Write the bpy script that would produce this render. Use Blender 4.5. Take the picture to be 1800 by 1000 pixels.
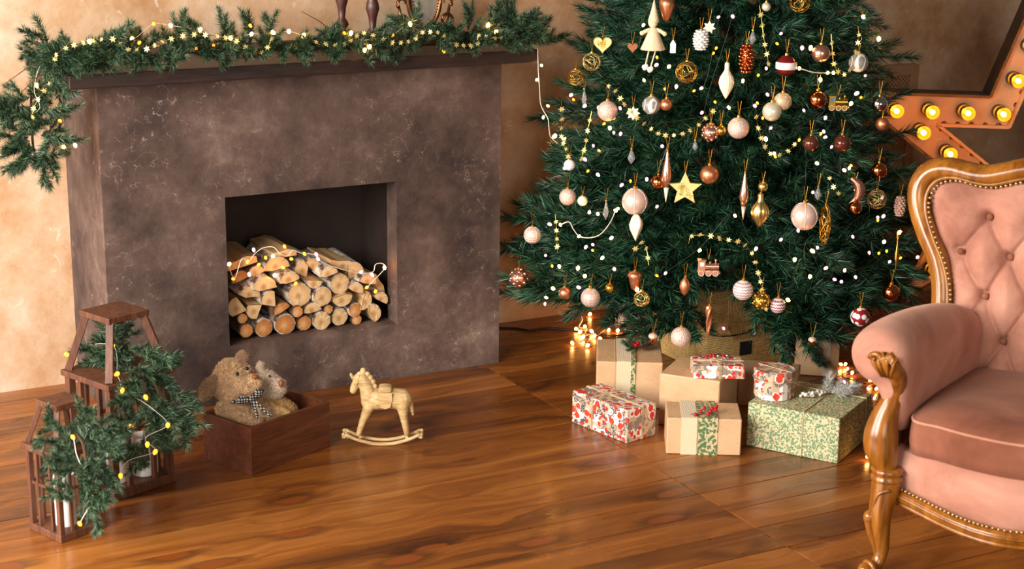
import bpy, math, random
import numpy as np
from mathutils import Vector, Matrix, Euler

# ------------------------------------------------------------------ scene, camera, light
for o in list(bpy.data.objects):
    bpy.data.objects.remove(o)
scene = bpy.context.scene
COL = scene.collection
PI = math.pi
F_PX, PITCH, YAW, ROLL = 2978.25, .2623, .4945, .0119
CAM = Vector((-2.8328, -5.3524, 1.9298))
FW = Vector((math.sin(YAW) * math.cos(PITCH), math.cos(YAW) * math.cos(PITCH), -math.sin(PITCH)))
_r = Vector((math.cos(YAW), -math.sin(YAW), 0)); _u = _r.cross(FW)
RT = _r * math.cos(ROLL) + _u * math.sin(ROLL)
UP = -_r * math.sin(ROLL) + _u * math.cos(ROLL)

cam_data = bpy.data.cameras.new('camera')
cam_data.sensor_fit = 'HORIZONTAL'; cam_data.sensor_width = 36; cam_data.lens = 36 * F_PX / 1800
cam = bpy.data.objects.new('camera', cam_data); COL.objects.link(cam)
cam.matrix_world = Matrix(((RT.x, UP.x, -FW.x, CAM.x), (RT.y, UP.y, -FW.y, CAM.y), (RT.z, UP.z, -FW.z, CAM.z), (0, 0, 0, 1)))
cam_data.dof.use_dof = True; cam_data.dof.focus_distance = 5.75; cam_data.dof.aperture_fstop = 3.8
cam_data.clip_start = .05
scene.camera = cam

world = bpy.data.worlds.new('world'); scene.world = world; world.use_nodes = True
bgn = world.node_tree.nodes['Background']
bgn.inputs[0].default_value = (1, .84, .70, 1); bgn.inputs[1].default_value = .09


def area(name, loc, target, sx, sy, power, color):
    d = bpy.data.lights.new(name, 'AREA'); d.shape = 'RECTANGLE'; d.size = sx; d.size_y = sy; d.energy = power; d.color = color
    o = bpy.data.objects.new(name, d); COL.objects.link(o); o.location = loc
    o.rotation_euler = (Vector(target) - Vector(loc)).to_track_quat('-Z', 'Y').to_euler()
    return o


# daylight from tall windows in the wall to the left and, weaker, from the wall behind the photographer
area('window_light_left', (-4.7, -3.0, 2.15), (0, -.6, .6), 2.4, 2.4, 430, (1, .94, .86))
area('window_light_left_far', (-5.6, -.5, 1.7), (0, -.3, .9), 1.6, 2.2, 230, (1, .95, .9))
area('window_light_rear', (-2.4, -8.6, 2.3), (0, -.5, .5), 3.2, 2.2, 165, (1, .94, .86))
scene.view_settings.view_transform = 'Standard'; scene.view_settings.look = 'None'
scene.view_settings.gamma = 1; scene.view_settings.use_curve_mapping = False
scene.view_settings.exposure = 0.0
try:
    scene.cycles.sample_clamp_indirect = 4
    scene.cycles.max_bounces = 6; scene.cycles.diffuse_bounces = 3; scene.cycles.glossy_bounces = 3; scene.cycles.transmission_bounces = 5
except Exception:
    pass


def ray(x, y):
    return FW + RT * ((x - 900) / F_PX) - UP * ((y - 500) / F_PX)


def at_z(x, y, z=0.):
    d = ray(x, y); return CAM + d * ((z - CAM.z) / d.z)


def at_y(x, y, Y):
    d = ray(x, y); return CAM + d * ((Y - CAM.y) / d.y)


def at_d(x, y, dep):
    return CAM + ray(x, y) * dep


def depth_of(p):
    return (Vector(p) - CAM).dot(FW)


# ------------------------------------------------------------------ helpers: colours, materials
def lin(h):
    if isinstance(h, str):
        h = h.lstrip('#'); c = [int(h[i:i + 2], 16) / 255 for i in (0, 2, 4)]
    else:
        c = [x / 255 for x in h]
    return tuple(x / 12.92 if x <= .04045 else ((x + .055) / 1.055) ** 2.4 for x in c) + (1,)


MATS = {}


class NT:
    def __init__(s, name):
        s.m = bpy.data.materials.new(name); s.m.use_nodes = True
        s.t = s.m.node_tree; s.b = s.t.nodes['Principled BSDF']; MATS[name] = s.m

    def n(s, typ, **kw):
        o = s.t.nodes.new(typ)
        for k, v in kw.items():
            if k.startswith('_'):
                setattr(o, k[1:], v)
            else:
                o.inputs[k.replace('__', ' ')].default_value = v
        return o

    def l(s, a, b):
        s.t.links.new(a, b)

    def coords(s, scale=(1, 1, 1), kind='Object', rot=(0, 0, 0)):
        tc = s.n('ShaderNodeTexCoord'); mp = s.n('ShaderNodeMapping')
        mp.inputs['Scale'].default_value = scale; mp.inputs['Rotation'].default_value = rot
        s.l(tc.outputs[kind], mp.inputs['Vector']); return mp.outputs[0]

    def noise(s, vec, scale=5, detail=4, rough=.55, dist=0.):
        o = s.n('ShaderNodeTexNoise'); o.inputs['Scale'].default_value = scale; o.inputs['Detail'].default_value = detail
        o.inputs['Roughness'].default_value = rough; o.inputs['Distortion'].default_value = dist
        if vec: s.l(vec, o.inputs['Vector'])
        return o.outputs['Fac']

    def ramp(s, fac, stops):
        o = s.n('ShaderNodeValToRGB'); e = o.color_ramp.elements
        while len(e) > 1: e.remove(e[-1])
        e[0].position = stops[0][0]; e[0].color = stops[0][1]
        for p, c in stops[1:]:
            k = e.new(p); k.color = c
        s.l(fac, o.inputs[0]); return o.outputs[0]

    def mix(s, fac, a, b, mode='MIX'):
        o = s.n('ShaderNodeMix', _data_type='RGBA', _blend_type=mode)
        for i, v in ((0, fac), (6, a), (7, b)):
            if hasattr(v, 'is_linked') or isinstance(v, bpy.types.NodeSocket): s.l(v, o.inputs[i])
            else: o.inputs[i].default_value = v
        return o.outputs[2]

    def math(s, op, a, b=0., clamp=False):
        o = s.n('ShaderNodeMath', _operation=op, _use_clamp=clamp)
        for i, v in ((0, a), (1, b)):
            if isinstance(v, bpy.types.NodeSocket): s.l(v, o.inputs[i])
            else: o.inputs[i].default_value = v
        return o.outputs[0]

    def bump(s, h, strength=.3, dist=.01):
        o = s.n('ShaderNodeBump'); o.inputs['Strength'].default_value = strength; o.inputs['Distance'].default_value = dist
        s.l(h, o.inputs['Height']); s.l(o.outputs[0], s.b.inputs['Normal'])

    def base(s, c, rough=.5, metal=0., **kw):
        if isinstance(c, bpy.types.NodeSocket): s.l(c, s.b.inputs['Base Color'])
        else: s.b.inputs['Base Color'].default_value = c
        if isinstance(rough, bpy.types.NodeSocket): s.l(rough, s.b.inputs['Roughness'])
        else: s.b.inputs['Roughness'].default_value = rough
        s.b.inputs['Metallic'].default_value = metal
        for k, v in kw.items(): s.b.inputs[k.replace('__', ' ')].default_value = v
        return s.m


def plain(name, c, rough=.5, metal=0., var=.12, vscale=30, bumps=0., **kw):
    """one colour with faint mottling"""
    t = NT(name); v = t.coords(); f = t.noise(v, vscale, 3)
    c = lin(c); lo = tuple(x * (1 - var) for x in c[:3]) + (1,); hi = tuple(min(1, x * (1 + var)) for x in c[:3]) + (1,)
    if bumps: t.bump(f, bumps, .004)
    return t.base(t.ramp(f, [(.3, lo), (.7, hi)]), rough, metal, **kw)


def emis(name, c, strength, base='#ffffff'):
    t = NT(name); t.base(lin(base), .4)
    t.b.inputs['Emission Color'].default_value = lin(c); t.b.inputs['Emission Strength'].default_value = strength
    return t.m


def wood(name, dark, mid, light, axis=0, scale=1., rough=.45, metal=0., spec=.5):
    t = NT(name); sc = [22 * scale] * 3; sc[axis] = 2.2 * scale
    v = t.coords(tuple(sc)); f = t.noise(v, 1.6, 6, .62, .6)
    f2 = t.noise(t.coords(tuple(x * 4 for x in sc)), 2, 3)
    c = t.ramp(f, [(.28, lin(dark)), (.5, lin(mid)), (.74, lin(light))])
    c = t.mix(.35, c, t.ramp(f2, [(.35, lin(dark)), (.65, lin(light))]), 'MIX')
    t.bump(f, .15, .003)
    return t.base(c, rough, metal, **{'Specular IOR Level': spec})


# ------------------------------------------------------------------ helpers: mesh building, things
class MB:
    def __init__(s):
        s.v = []; s.f = []; s.mi = []; s.cm = 0

    def add(s, vs, fs, M=None):
        b = len(s.v)
        for p in vs:
            p = Vector(p); s.v.append(tuple(M @ p) if M else tuple(p))
        for f in fs:
            s.f.append(tuple(i + b for i in f)); s.mi.append(s.cm)
        return s

    def box(s, c, size, M=None, rz=0., taper=(1, 1)):
        x, y, z = (k / 2 for k in size); tx, ty = taper
        vs = [(-x, -y, -z), (x, -y, -z), (x, y, -z), (-x, y, -z), (-x * tx, -y * ty, z), (x * tx, -y * ty, z), (x * tx, y * ty, z), (-x * tx, y * ty, z)]
        T = Matrix.Translation(c) @ Matrix.Rotation(rz, 4, 'Z')
        if M: T = M @ T
        return s.add(vs, [(0, 3, 2, 1), (4, 5, 6, 7), (0, 1, 5, 4), (1, 2, 6, 5), (2, 3, 7, 6), (3, 0, 4, 7)], T)

    def bar(s, p0, p1, w, h, up=(0, 0, 1)):
        p0, p1 = Vector(p0), Vector(p1); d = (p1 - p0); L = d.length; d /= L
        x = d.cross(Vector(up))
        if x.length < 1e-4: x = d.cross(Vector((1, 0, 0)))
        x.normalize(); z = x.cross(d)
        M = Matrix(((x.x, d.x, z.x, 0), (x.y, d.y, z.y, 0), (x.z, d.z, z.z, 0), (0, 0, 0, 1)))
        M.translation = (p0 + p1) / 2
        return s.box((0, 0, 0), (w, L, h), M)

    def tube(s, pts, r, n=8, closed=False, cap=True, flat=1., ref=(0, 0, 1)):
        P = [Vector(p) for p in pts]; N = len(P)
        rs = r if hasattr(r, '__len__') else [r] * N
        ref = Vector(ref); vs = []
        for i in range(N):
            a = P[(i - 1) % N] if (closed or i) else P[0]; b = P[(i + 1) % N] if (closed or i < N - 1) else P[-1]
            d = (b - a)
            if d.length < 1e-9: d = Vector((0, 0, 1))
            d.normalize(); x = d.cross(ref)
            if x.length < .05: x = d.cross(Vector((.3, 1, .1)))
            x.normalize(); y = x.cross(d)
            for k in range(n):
                t = 2 * PI * k / n
                vs.append(P[i] + x * (math.cos(t) * rs[i]) + y * (math.sin(t) * rs[i] * flat))
        fs = []
        for i in range(N if closed else N - 1):
            j = (i + 1) % N
            for k in range(n):
                m = (k + 1) % n; fs.append((i * n + k, i * n + m, j * n + m, j * n + k))
        if cap and not closed:
            fs.append(tuple(reversed(range(n)))); fs.append(tuple((N - 1) * n + k for k in range(n)))
        return s.add(vs, fs)

    def lathe(s, prof, n=16, c=(0, 0, 0), M=None, lobes=0, amp=0., twist=0.):
        vs = []; fs = []
        for i, (r, z) in enumerate(prof):
            for k in range(n):
                t = 2 * PI * k / n
                q = r * (1 + amp * math.cos(lobes * t)) if lobes else r
                t2 = t + twist * i / len(prof)
                vs.append((c[0] + q * math.cos(t2), c[1] + q * math.sin(t2), c[2] + z))
        for i in range(len(prof) - 1):
            for k in range(n):
                m = (k + 1) % n; fs.append((i * n + k, i * n + m, (i + 1) * n + m, (i + 1) * n + k))
        fs.append(tuple(reversed(range(n)))); b = (len(prof) - 1) * n; fs.append(tuple(b + k for k in range(n)))
        return s.add(vs, fs, M)

    def ball(s, c, r, nu=14, nv=9, M=None):
        r = r if hasattr(r, '__len__') else (r, r, r)
        pr = []
        vs = [(0, 0, -1)]
        for j in range(1, nv):
            p = -PI / 2 + PI * j / nv
            for k in range(nu):
                t = 2 * PI * k / nu; vs.append((math.cos(p) * math.cos(t), math.cos(p) * math.sin(t), math.sin(p)))
        vs.append((0, 0, 1)); fs = []
        for k in range(nu):
            m = (k + 1) % nu; fs.append((0, 1 + m, 1 + k))
            for j in range(nv - 2):
                a = 1 + j * nu; fs.append((a + k, a + m, a + nu + m, a + nu + k))
            a = 1 + (nv - 2) * nu; fs.append((a + k, a + m, len(vs) - 1))
        T = Matrix.Translation(c)
        if M: T = T @ M.to_4x4()
        return s.add([T @ Vector((x * r[0], y * r[1], z * r[2])) for x, y, z in vs], fs)

    def cone(s, p0, r0, p1, r1, n=12):
        s.ball(p0, r0, n, 8); s.ball(p1, r1, n, 8)
        return s.tube([p0, p1], [r0, r1], n, ref=(.21, .35, .9))

    def prism(s, poly, z0, z1, M=None):
        n = len(poly)
        vs = [(x, y, z0) for x, y in poly] + [(x, y, z1) for x, y in poly]
        fs = [tuple(reversed(range(n))), tuple(range(n, 2 * n))] + [(i, (i + 1) % n, (i + 1) % n + n, i + n) for i in range(n)]
        return s.add(vs, fs, M)

    def mesh(s, name, mats, smooth=False, sharp=None):
        me = bpy.data.meshes.new(name); me.from_pydata(s.v, [], s.f)
        for m in (mats if isinstance(mats, (list, tuple)) else [mats]):
            me.materials.append(MATS[m] if isinstance(m, str) else m)
        if any(s.mi): me.polygons.foreach_set('material_index', s.mi)
        if smooth:
            me.polygons.foreach_set('use_smooth', [True] * len(s.f))
            if sharp: me.set_sharp_from_angle(angle=sharp)
        me.update(); return me

    def build(s, name, mats, parent=None, smooth=False, sharp=None, bevel=0., sub=0, loc=None, M=None):
        o = bpy.data.objects.new(name, s.mesh(name, mats, smooth, sharp)); COL.objects.link(o)
        if parent is not None: o.parent = parent
        if M is not None: o.matrix_local = M
        elif loc is not None: o.location = loc
        if bevel:
            b = o.modifiers.new('bevel', 'BEVEL'); b.width = bevel; b.segments = 2; b.limit_method = 'ANGLE'
        if sub:
            b = o.modifiers.new('subsurf', 'SUBSURF'); b.levels = sub; b.render_levels = sub
        return o


def tag(o, label=None, cat=None, group=None, kind=None):
    for k, v in (('label', label), ('category', cat), ('group', group), ('kind', kind)):
        if v: o[k] = v
    return o


def thing(name, label, cat, loc=(0, 0, 0), rz=0., group=None, M=None):
    o = bpy.data.objects.new(name, None); COL.objects.link(o); o.empty_display_size = .05
    if M is not None: o.matrix_world = M
    else: o.location = loc; o.rotation_euler = (0, 0, rz)
    return tag(o, label, cat, group)


def place(name, me, parent, M=None, loc=None):
    o = bpy.data.objects.new(name, me); COL.objects.link(o); o.parent = parent
    if M is not None: o.matrix_local = M
    elif loc is not None: o.location = loc
    return o


def organic(mb, name, mat, voxel, parent, iters=4, factor=.5, rough=0., seed=0):
    """fuse overlapping solids into one continuous skin"""
    tmp = bpy.data.objects.new('tmp', mb.mesh('tmp', mat)); COL.objects.link(tmp)
    m = tmp.modifiers.new('r', 'REMESH'); m.mode = 'VOXEL'; m.voxel_size = voxel
    m = tmp.modifiers.new('s', 'SMOOTH'); m.iterations = iters; m.factor = factor
    dg = bpy.context.evaluated_depsgraph_get()
    me = bpy.data.meshes.new_from_object(tmp.evaluated_get(dg))
    bpy.data.objects.remove(tmp)
    me.name = name
    if rough:
        from mathutils import noise as mn
        nv = len(me.vertices); co = np.empty(nv * 3); no = np.empty(nv * 3); me.vertices.foreach_get('co', co); me.vertices.foreach_get('normal', no)
        co = co.reshape(-1, 3); no = no.reshape(-1, 3)
        d_ = np.array([mn.noise(Vector(p) * 75) + .5 * mn.noise(Vector(p) * 160) for p in co.tolist()])
        me.vertices.foreach_set('co', (co + no * (d_ * rough)[:, None]).ravel()); me.update()
    if not me.materials: me.materials.append(MATS[mat])
    me.polygons.foreach_set('use_smooth', [True] * len(me.polygons))
    o = bpy.data.objects.new(name, me); COL.objects.link(o); o.parent = parent
    return o


def bez(pts, n=6, closed=False):
    """smooth curve through points (Catmull-Rom)"""
    P = [Vector(p) for p in pts]; out = []; N = len(P)
    for i in range(N if closed else N - 1):
        if closed: a, b, c, d = P[i - 1], P[i], P[(i + 1) % N], P[(i + 2) % N]
        else: a, b, c, d = P[max(i - 1, 0)], P[i], P[i + 1], P[min(i + 2, N - 1)]
        for k in range(n):
            t = k / n
            out.append(.5 * ((2 * b) + (c - a) * t + (2 * a - 5 * b + 4 * c - d) * t * t + (3 * b - a - 3 * c + d) * t ** 3))
    if not closed: out.append(P[-1])
    return out


def frame_to(d, up=(0, 0, 1), loc=(0, 0, 0), scale=1., roll=0.):
    """matrix whose +X runs along d"""
    x = Vector(d).normalized(); y = Vector(up).cross(x)
    if y.length < 1e-3: y = Vector((0, 1, 0)).cross(x)
    y.normalize(); z = x.cross(y)
    M = Matrix(((x.x, y.x, z.x), (x.y, y.y, z.y), (x.z, y.z, z.z))).to_4x4()
    M = M @ Matrix.Rotation(roll, 4, 'X') @ Matrix.Scale(scale, 4)
    M.translation = loc
    return M


# ------------------------------------------------------------------ materials
def make_plaster(name, stops, veins, vein_col, bump=.25, spots=None):
    t = NT(name); v = t.coords()
    big = t.noise(v, 2.1, 5, .6, .0); mid = t.noise(v, 7.5, 9, .72, .15)
    f = t.math('ADD', t.math('MULTIPLY', big, .6), t.math('MULTIPLY', mid, .4))
    c = t.ramp(f, stops)
    if veins:
        vo = t.n('ShaderNodeTexVoronoi', _feature='DISTANCE_TO_EDGE'); vo.inputs['Scale'].default_value = 15
        no = t.n('ShaderNodeTexNoise'); no.inputs['Scale'].default_value = 7; no.inputs['Detail'].default_value = 6
        t.l(v, no.inputs['Vector'])
        vv = t.n('ShaderNodeMix', _data_type='VECTOR'); vv.inputs[0].default_value = .32
        t.l(v, vv.inputs[4]); t.l(no.outputs['Color'], vv.inputs[5]); t.l(vv.outputs[1], vo.inputs['Vector'])
        line = t.ramp(vo.outputs['Distance'], [(0, (1, 1, 1, 1)), (.014, (0, 0, 0, 1))])
        mask = t.ramp(t.noise(v, 2.6, 4, .6), [(.44, (0, 0, 0, 1)), (.6, (1, 1, 1, 1))])
        fine = t.ramp(t.noise(v, 30, 3), [(.45, (0, 0, 0, 1)), (.6, (1, 1, 1, 1))])
        k = t.math('MULTIPLY', t.math('MULTIPLY', line, mask), fine)
        c = t.mix(t.math('MULTIPLY', k, veins), c, lin(vein_col))
    if spots:
        k = t.ramp(t.noise(v, 11, 9, .75, 1.2), [(.60, (0, 0, 0, 1)), (.68, (1, 1, 1, 1))])
        c = t.mix(t.math('MULTIPLY', k, .5), c, lin(spots))
    t.bump(t.noise(v, 26, 8, .7), bump, .006)
    return t.base(c, .78, 0, **{'Specular IOR Level': .25})


make_plaster('wall_plaster', [(.36, lin('#a87c54')), (.44, lin('#bf9670')), (.53, lin('#cdab8b')), (.64, lin('#dec8b3'))], 0, '', .3, '#f0e2d2')
make_plaster('fireplace_plaster', [(.36, lin('#2b2526')), (.45, lin('#4a3a34')), (.53, lin('#5d4a42')), (.60, lin('#735f55')), (.70, lin('#968476'))], .6, '#cdbcb0', .5)
plain('firebox_dark', '#2a1c14', .8, var=.3, vscale=8)
wood('mantel_wood', '#120a08', '#251713', '#3a271f', 0, .8, .5)
wood('lantern_wood', '#351a0e', '#57301d', '#784a30', 2, 1., .55)
wood('crate_wood', '#37190d', '#582c18', '#744126', 0, .9, .45)
wood('chair_wood', '#4e2708', '#8a5015', '#b4762c', 2, .3, .2, spec=.6)
wood('turned_wood', '#2f1711', '#4a281f', '#653a2e', 2, .8, .4)
wood('carved_cream', '#8f6c3e', '#c5a169', '#e2c797', 0, 1.2, .5)


def make_plank():
    t = NT('plank'); oi = t.n('ShaderNodeObjectInfo'); tc = t.n('ShaderNodeTexCoord')
    off = t.n('ShaderNodeVectorMath', _operation='ADD')
    rnd = t.n('ShaderNodeCombineXYZ')
    for i, k in enumerate((37., 11., 5.)):
        t.l(t.math('MULTIPLY', oi.outputs['Random'], k), rnd.inputs[i])
    t.l(tc.outputs['Object'], off.inputs[0]); t.l(rnd.outputs[0], off.inputs[1])

    def mp(sc):
        m = t.n('ShaderNodeMapping'); m.inputs['Scale'].default_value = sc; t.l(off.outputs[0], m.inputs['Vector']); return m.outputs[0]
    # knots: a few elongated cells
    vo = t.n('ShaderNodeTexVoronoi'); vo.voronoi_dimensions = '2D'; vo.inputs['Scale'].default_value = 1; vo.inputs['Randomness'].default_value = 1
    nz = t.n('ShaderNodeTexNoise'); nz.inputs['Scale'].default_value = 3; t.l(mp((3, 9, 1)), nz.inputs['Vector'])
    vm = t.n('ShaderNodeVectorMath', _operation='MULTIPLY_ADD'); vm.inputs[1].default_value = (.22, .22, 0)
    t.l(nz.outputs['Color'], vm.inputs[0]); t.l(mp((2.7, 6.4, 0)), vm.inputs[2]); t.l(vm.outputs[0], vo.inputs['Vector'])
    d = vo.outputs['Distance']
    # grain bends around the knots
    warp = t.n('ShaderNodeVectorMath', _operation='ADD')
    cz = t.n('ShaderNodeCombineXYZ'); t.l(t.math('MULTIPLY', t.math('SUBTRACT', .45, d, True), 1.6), cz.inputs[1])
    t.l(mp((.7, 10, 4)), warp.inputs[0]); t.l(cz.outputs[0], warp.inputs[1])
    g = t.noise(warp.outputs[0], 1.3, 7, .6, .2); fine = t.noise(mp((5, 120, 20)), 1.2, 4, .6)
    f = t.math('ADD', t.math('MULTIPLY', g, .75), t.math('MULTIPLY', fine, .25))
    f = t.math('ADD', f, t.math('MULTIPLY', t.math('SUBTRACT', oi.outputs['Random'], .5), .16))
    c = t.ramp(f, [(.28, lin('#3f200d')), (.40, lin('#683812')), (.52, lin('#8a4f1c')), (.64, lin('#a2642a')), (.8, lin('#b67a3e'))])
    sc = t.n('ShaderNodeSeparateColor'); t.l(vo.outputs['Color'], sc.inputs[0])
    on = t.math('GREATER_THAN', sc.outputs[0], .66)
    core = t.math('MULTIPLY', t.ramp(d, [(.13, (1, 1, 1, 1)), (.17, (0, 0, 0, 1))]), on)
    ring = t.math('MULTIPLY', t.ramp(d, [(.14, (1, 1, 1, 1)), (.36, (0, 0, 0, 1))]), on)
    c = t.mix(t.math('MULTIPLY', ring, .75), c, lin('#32170b'))
    c = t.mix(t.math('MULTIPLY', core, .75), c, lin('#8a4418'))
    t.bump(f, .12, .002)
    t.base(c, t.ramp(t.noise(mp((6, 9, 4)), 1.5, 5), [(.3, (.24, .24, .24, 1)), (.7, (.42, .42, .42, 1))]), 0, **{'Specular IOR Level': .5, 'Coat Weight': .15, 'Coat Roughness': .15})


make_plank()


def make_needles(name, dark, mid, light):
    t = NT(name); oi = t.n('ShaderNodeObjectInfo'); v = t.coords()
    geo = t.n('ShaderNodeNewGeometry')      # every needle is an island with a shade of its own
    f = t.math('ADD', t.math('MULTIPLY', geo.outputs['Random Per Island'], .8), t.math('MULTIPLY', t.noise(v, 30, 2), .2))
    t.base(t.ramp(f, [(.25, lin(dark)), (.62, lin(mid)), (.95, lin(light))]), .36, 0, **{'Specular IOR Level': .6})


make_needles('pine_needle', '#051a10', '#123a25', '#5b9a72')
make_needles('garland_needle', '#0f2413', '#24472b', '#8aa880')
make_needles('silver_needle', '#a5a6a2', '#d0d0ca', '#f2f2ee')
plain('twig', '#4a3520', .8); plain('tree_trunk', '#3b2a1c', .8); plain('bare_twig', '#5d3a30', .7)
plain('wire_dark', '#10130f', .45); plain('wire_clear', '#d9cfbe', .35); plain('wire_green', '#13241a', .45)
emis('bulb_warm', '#ffae55', 55, '#ffdda8'); emis('bulb_pink', '#ff9ab4', 2.8, '#ffe5e8'); emis('bulb_amber', '#ff9018', 6, '#ffb040')
plain('gold', '#d8a94a', .28, 1); plain('gold_pale', '#dcc37e', .35, 1); plain('gold_flower', '#d9bd63', .4, .7, emission=0) if False else plain('gold_flower', '#e8d78e', .4, .3)
plain('copper', '#d07a4a', .18, 1); plain('copper_satin', '#d78e66', .38, .9); plain('rose_gold', '#e0a58c', .25, .9)
plain('glitter_pink', '#e6c4b4', .45, .35, .3, 260, .8); plain('rose_satin', '#e3bfae', .4, .3)
plain('pearl', '#d9d0b4', .3, .35); plain('silver', '#cfcfd2', .12, 1); plain('ivory', '#efe2c6', .5, 0, .08, 60)
plain('white_glitter', '#efeae6', .5, .1, .1, 300, .6); plain('red_gloss', '#7d1a1c', .2, .3); plain('red_berry', '#b30f1e', .18)
plain('cloth_cream', '#e6cda6', .85, 0, .1, 200, .5); plain('pompom', '#f3efe9', .95, 0, .05, 200, .5)
plain('felt_brown', '#9a5f3c', .8); plain('cone_brown', '#4c2d1d', .7, 0, .3, 40)
plain('grey_frost', '#a9a49e', .35, .1); plain('beige_frost', '#c8ae8c', .4, .1); plain('line_white', '#eee8e0', .5)
plain('dark_glass', '#6b3a2c', .15, .5); plain('blue_paint', '#3e8fbf', .4)
t = NT('clear_glass'); t.base((.95, .95, .97, 1), .05, 0, **{'Transmission Weight': .85, 'IOR': 1.35})
t = NT('bulb_glass'); t.base(lin('#ffb445'), .1, 0, **{'Transmission Weight': .8, 'IOR': 1.1})
t.b.inputs['Emission Color'].default_value = lin('#ff8c1a'); t.b.inputs['Emission Strength'].default_value = 1.3
emis('filament', '#ffb446', 300)


def stripes(name, a, b, scale, zig=0.):
    t = NT(name); tc = t.n('ShaderNodeTexCoord'); sp = t.n('ShaderNodeSeparateXYZ'); t.l(tc.outputs['Object'], sp.inputs[0])
    ang = t.math('ARCTAN2', sp.outputs[1], sp.outputs[0])
    w = t.math('MULTIPLY', t.math('PINGPONG', t.math('MULTIPLY', ang, 10 / PI), .5), zig)
    h = t.math('PINGPONG', t.math('ADD', t.math('MULTIPLY', sp.outputs[2], scale), w), .5)
    t.base(t.ramp(h, [(.2, lin(a)), (.26, lin(b))]), .35, .1)


stripes('chevron_pink', '#b98480', '#f4ece8', 105, .9); stripes('chevron_red', '#8f2430', '#f0e6e4', 100, .9)


def swirl(name, a, b, scale=42):
    t = NT(name); v = t.coords(); w = t.n('ShaderNodeTexWave', _wave_type='RINGS'); w.inputs['Scale'].default_value = scale
    w.inputs['Distortion'].default_value = 5; w.inputs['Detail'].default_value = .5; t.l(v, w.inputs['Vector'])
    t.base(t.ramp(w.outputs['Fac'], [(.8, lin(a)), (.9, lin(b))]), .4, .1)


swirl('swirl_grey', '#8d8781', '#ece6de', 26); swirl('swirl_beige', '#c3a37c', '#e7d6bb', 55)


def star_print():
    t = NT('star_print'); v = t.coords((1, 1, 1)); vo = t.n('ShaderNodeTexVoronoi'); vo.inputs['Scale'].default_value = 46
    t.l(v, vo.inputs['Vector'])
    t.base(t.ramp(vo.outputs['Distance'], [(.42, lin('#f1ece8')), (.48, lin('#8c1d22'))]), .3, .1)


star_print()


def paper_kraft():
    t = NT('kraft_paper'); v = t.coords(); f = t.noise(v, 9, 4); f2 = t.noise(t.coords((40, 40, 400)), 1.5, 3)
    c = t.ramp(t.math('ADD', t.math('MULTIPLY', f, .5), t.math('MULTIPLY', f2, .5)), [(.35, lin('#c29a70')), (.65, lin('#d8b48c'))])
    t.bump(f, .2, .006); t.base(c, .55, 0)


paper_kraft()


def paper_fox():
    """kraft-toned paper crowded with orange foxes, white bellies and dark leaves"""
    t = NT('fox_paper'); v = t.coords((1, 1, 1))
    nz = t.n('ShaderNodeTexNoise'); nz.inputs['Scale'].default_value = 55; t.l(v, nz.inputs['Vector'])
    vm = t.n('ShaderNodeVectorMath', _operation='MULTIPLY_ADD'); vm.inputs[1].default_value = (.016, .016, .016)
    t.l(nz.outputs['Color'], vm.inputs[0]); t.l(v, vm.inputs[2])

    def cells(scale, off):
        a = t.n('ShaderNodeVectorMath', _operation='ADD'); a.inputs[1].default_value = off; t.l(vm.outputs[0], a.inputs[0])
        vo = t.n('ShaderNodeTexVoronoi'); vo.inputs['Scale'].default_value = scale; t.l(a.outputs[0], vo.inputs['Vector'])
        s = t.n('ShaderNodeSeparateColor'); t.l(vo.outputs['Color'], s.inputs[0])
        return vo.outputs['Distance'], s.outputs[0]
    c = lin('#cdb193')
    wv = t.n('ShaderNodeTexWave'); wv.inputs['Scale'].default_value = 110; wv.inputs['Distortion'].default_value = 4; t.l(vm.outputs[0], wv.inputs['Vector'])
    d, k = cells(40, (3, 1, 2))
    leaf = t.math('MULTIPLY', t.math('LESS_THAN', d, .62), t.math('GREATER_THAN', k, .25))
    leaf = t.math('MULTIPLY', leaf, t.math('GREATER_THAN', wv.outputs['Fac'], .35))
    c = t.mix(leaf, c, lin('#4d4f58'))
    d, k = cells(34, (0, 5, 1))
    c = t.mix(t.math('MULTIPLY', t.math('LESS_THAN', d, .58), t.math('GREATER_THAN', k, .35)), c, lin('#f1ebe6'))
    c = t.mix(t.math('MULTIPLY', t.math('LESS_THAN', d, .42), t.math('GREATER_THAN', k, .42)), c, lin('#d8452a'))
    d, k = cells(52, (7, 2, 4))
    c = t.mix(t.math('MULTIPLY', t.math('LESS_THAN', d, .38), t.math('GREATER_THAN', k, .6)), c, lin('#c9373a'))
    t.base(c, .45)


paper_fox()


def paper_leaf(name, ground, leaf, scale):
    t = NT(name); v = t.coords()
    nz = t.n('ShaderNodeTexNoise'); nz.inputs['Scale'].default_value = 170; t.l(v, nz.inputs['Vector'])
    vm = t.n('ShaderNodeVectorMath', _operation='MULTIPLY_ADD'); vm.inputs[1].default_value = (.007, .007, .007)
    t.l(nz.outputs['Color'], vm.inputs[0]); t.l(v, vm.inputs[2])
    vo = t.n('ShaderNodeTexVoronoi'); vo.inputs['Scale'].default_value = scale; t.l(vm.outputs[0], vo.inputs['Vector'])
    t.base(t.ramp(vo.outputs['Distance'], [(.50, lin(leaf)), (.56, lin(ground))]), .6)


paper_leaf('leaf_paper', '#d2c096', '#6b8a64', 150); paper_leaf('leaf_ribbon', '#cdb48a', '#4f7348', 95)


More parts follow.
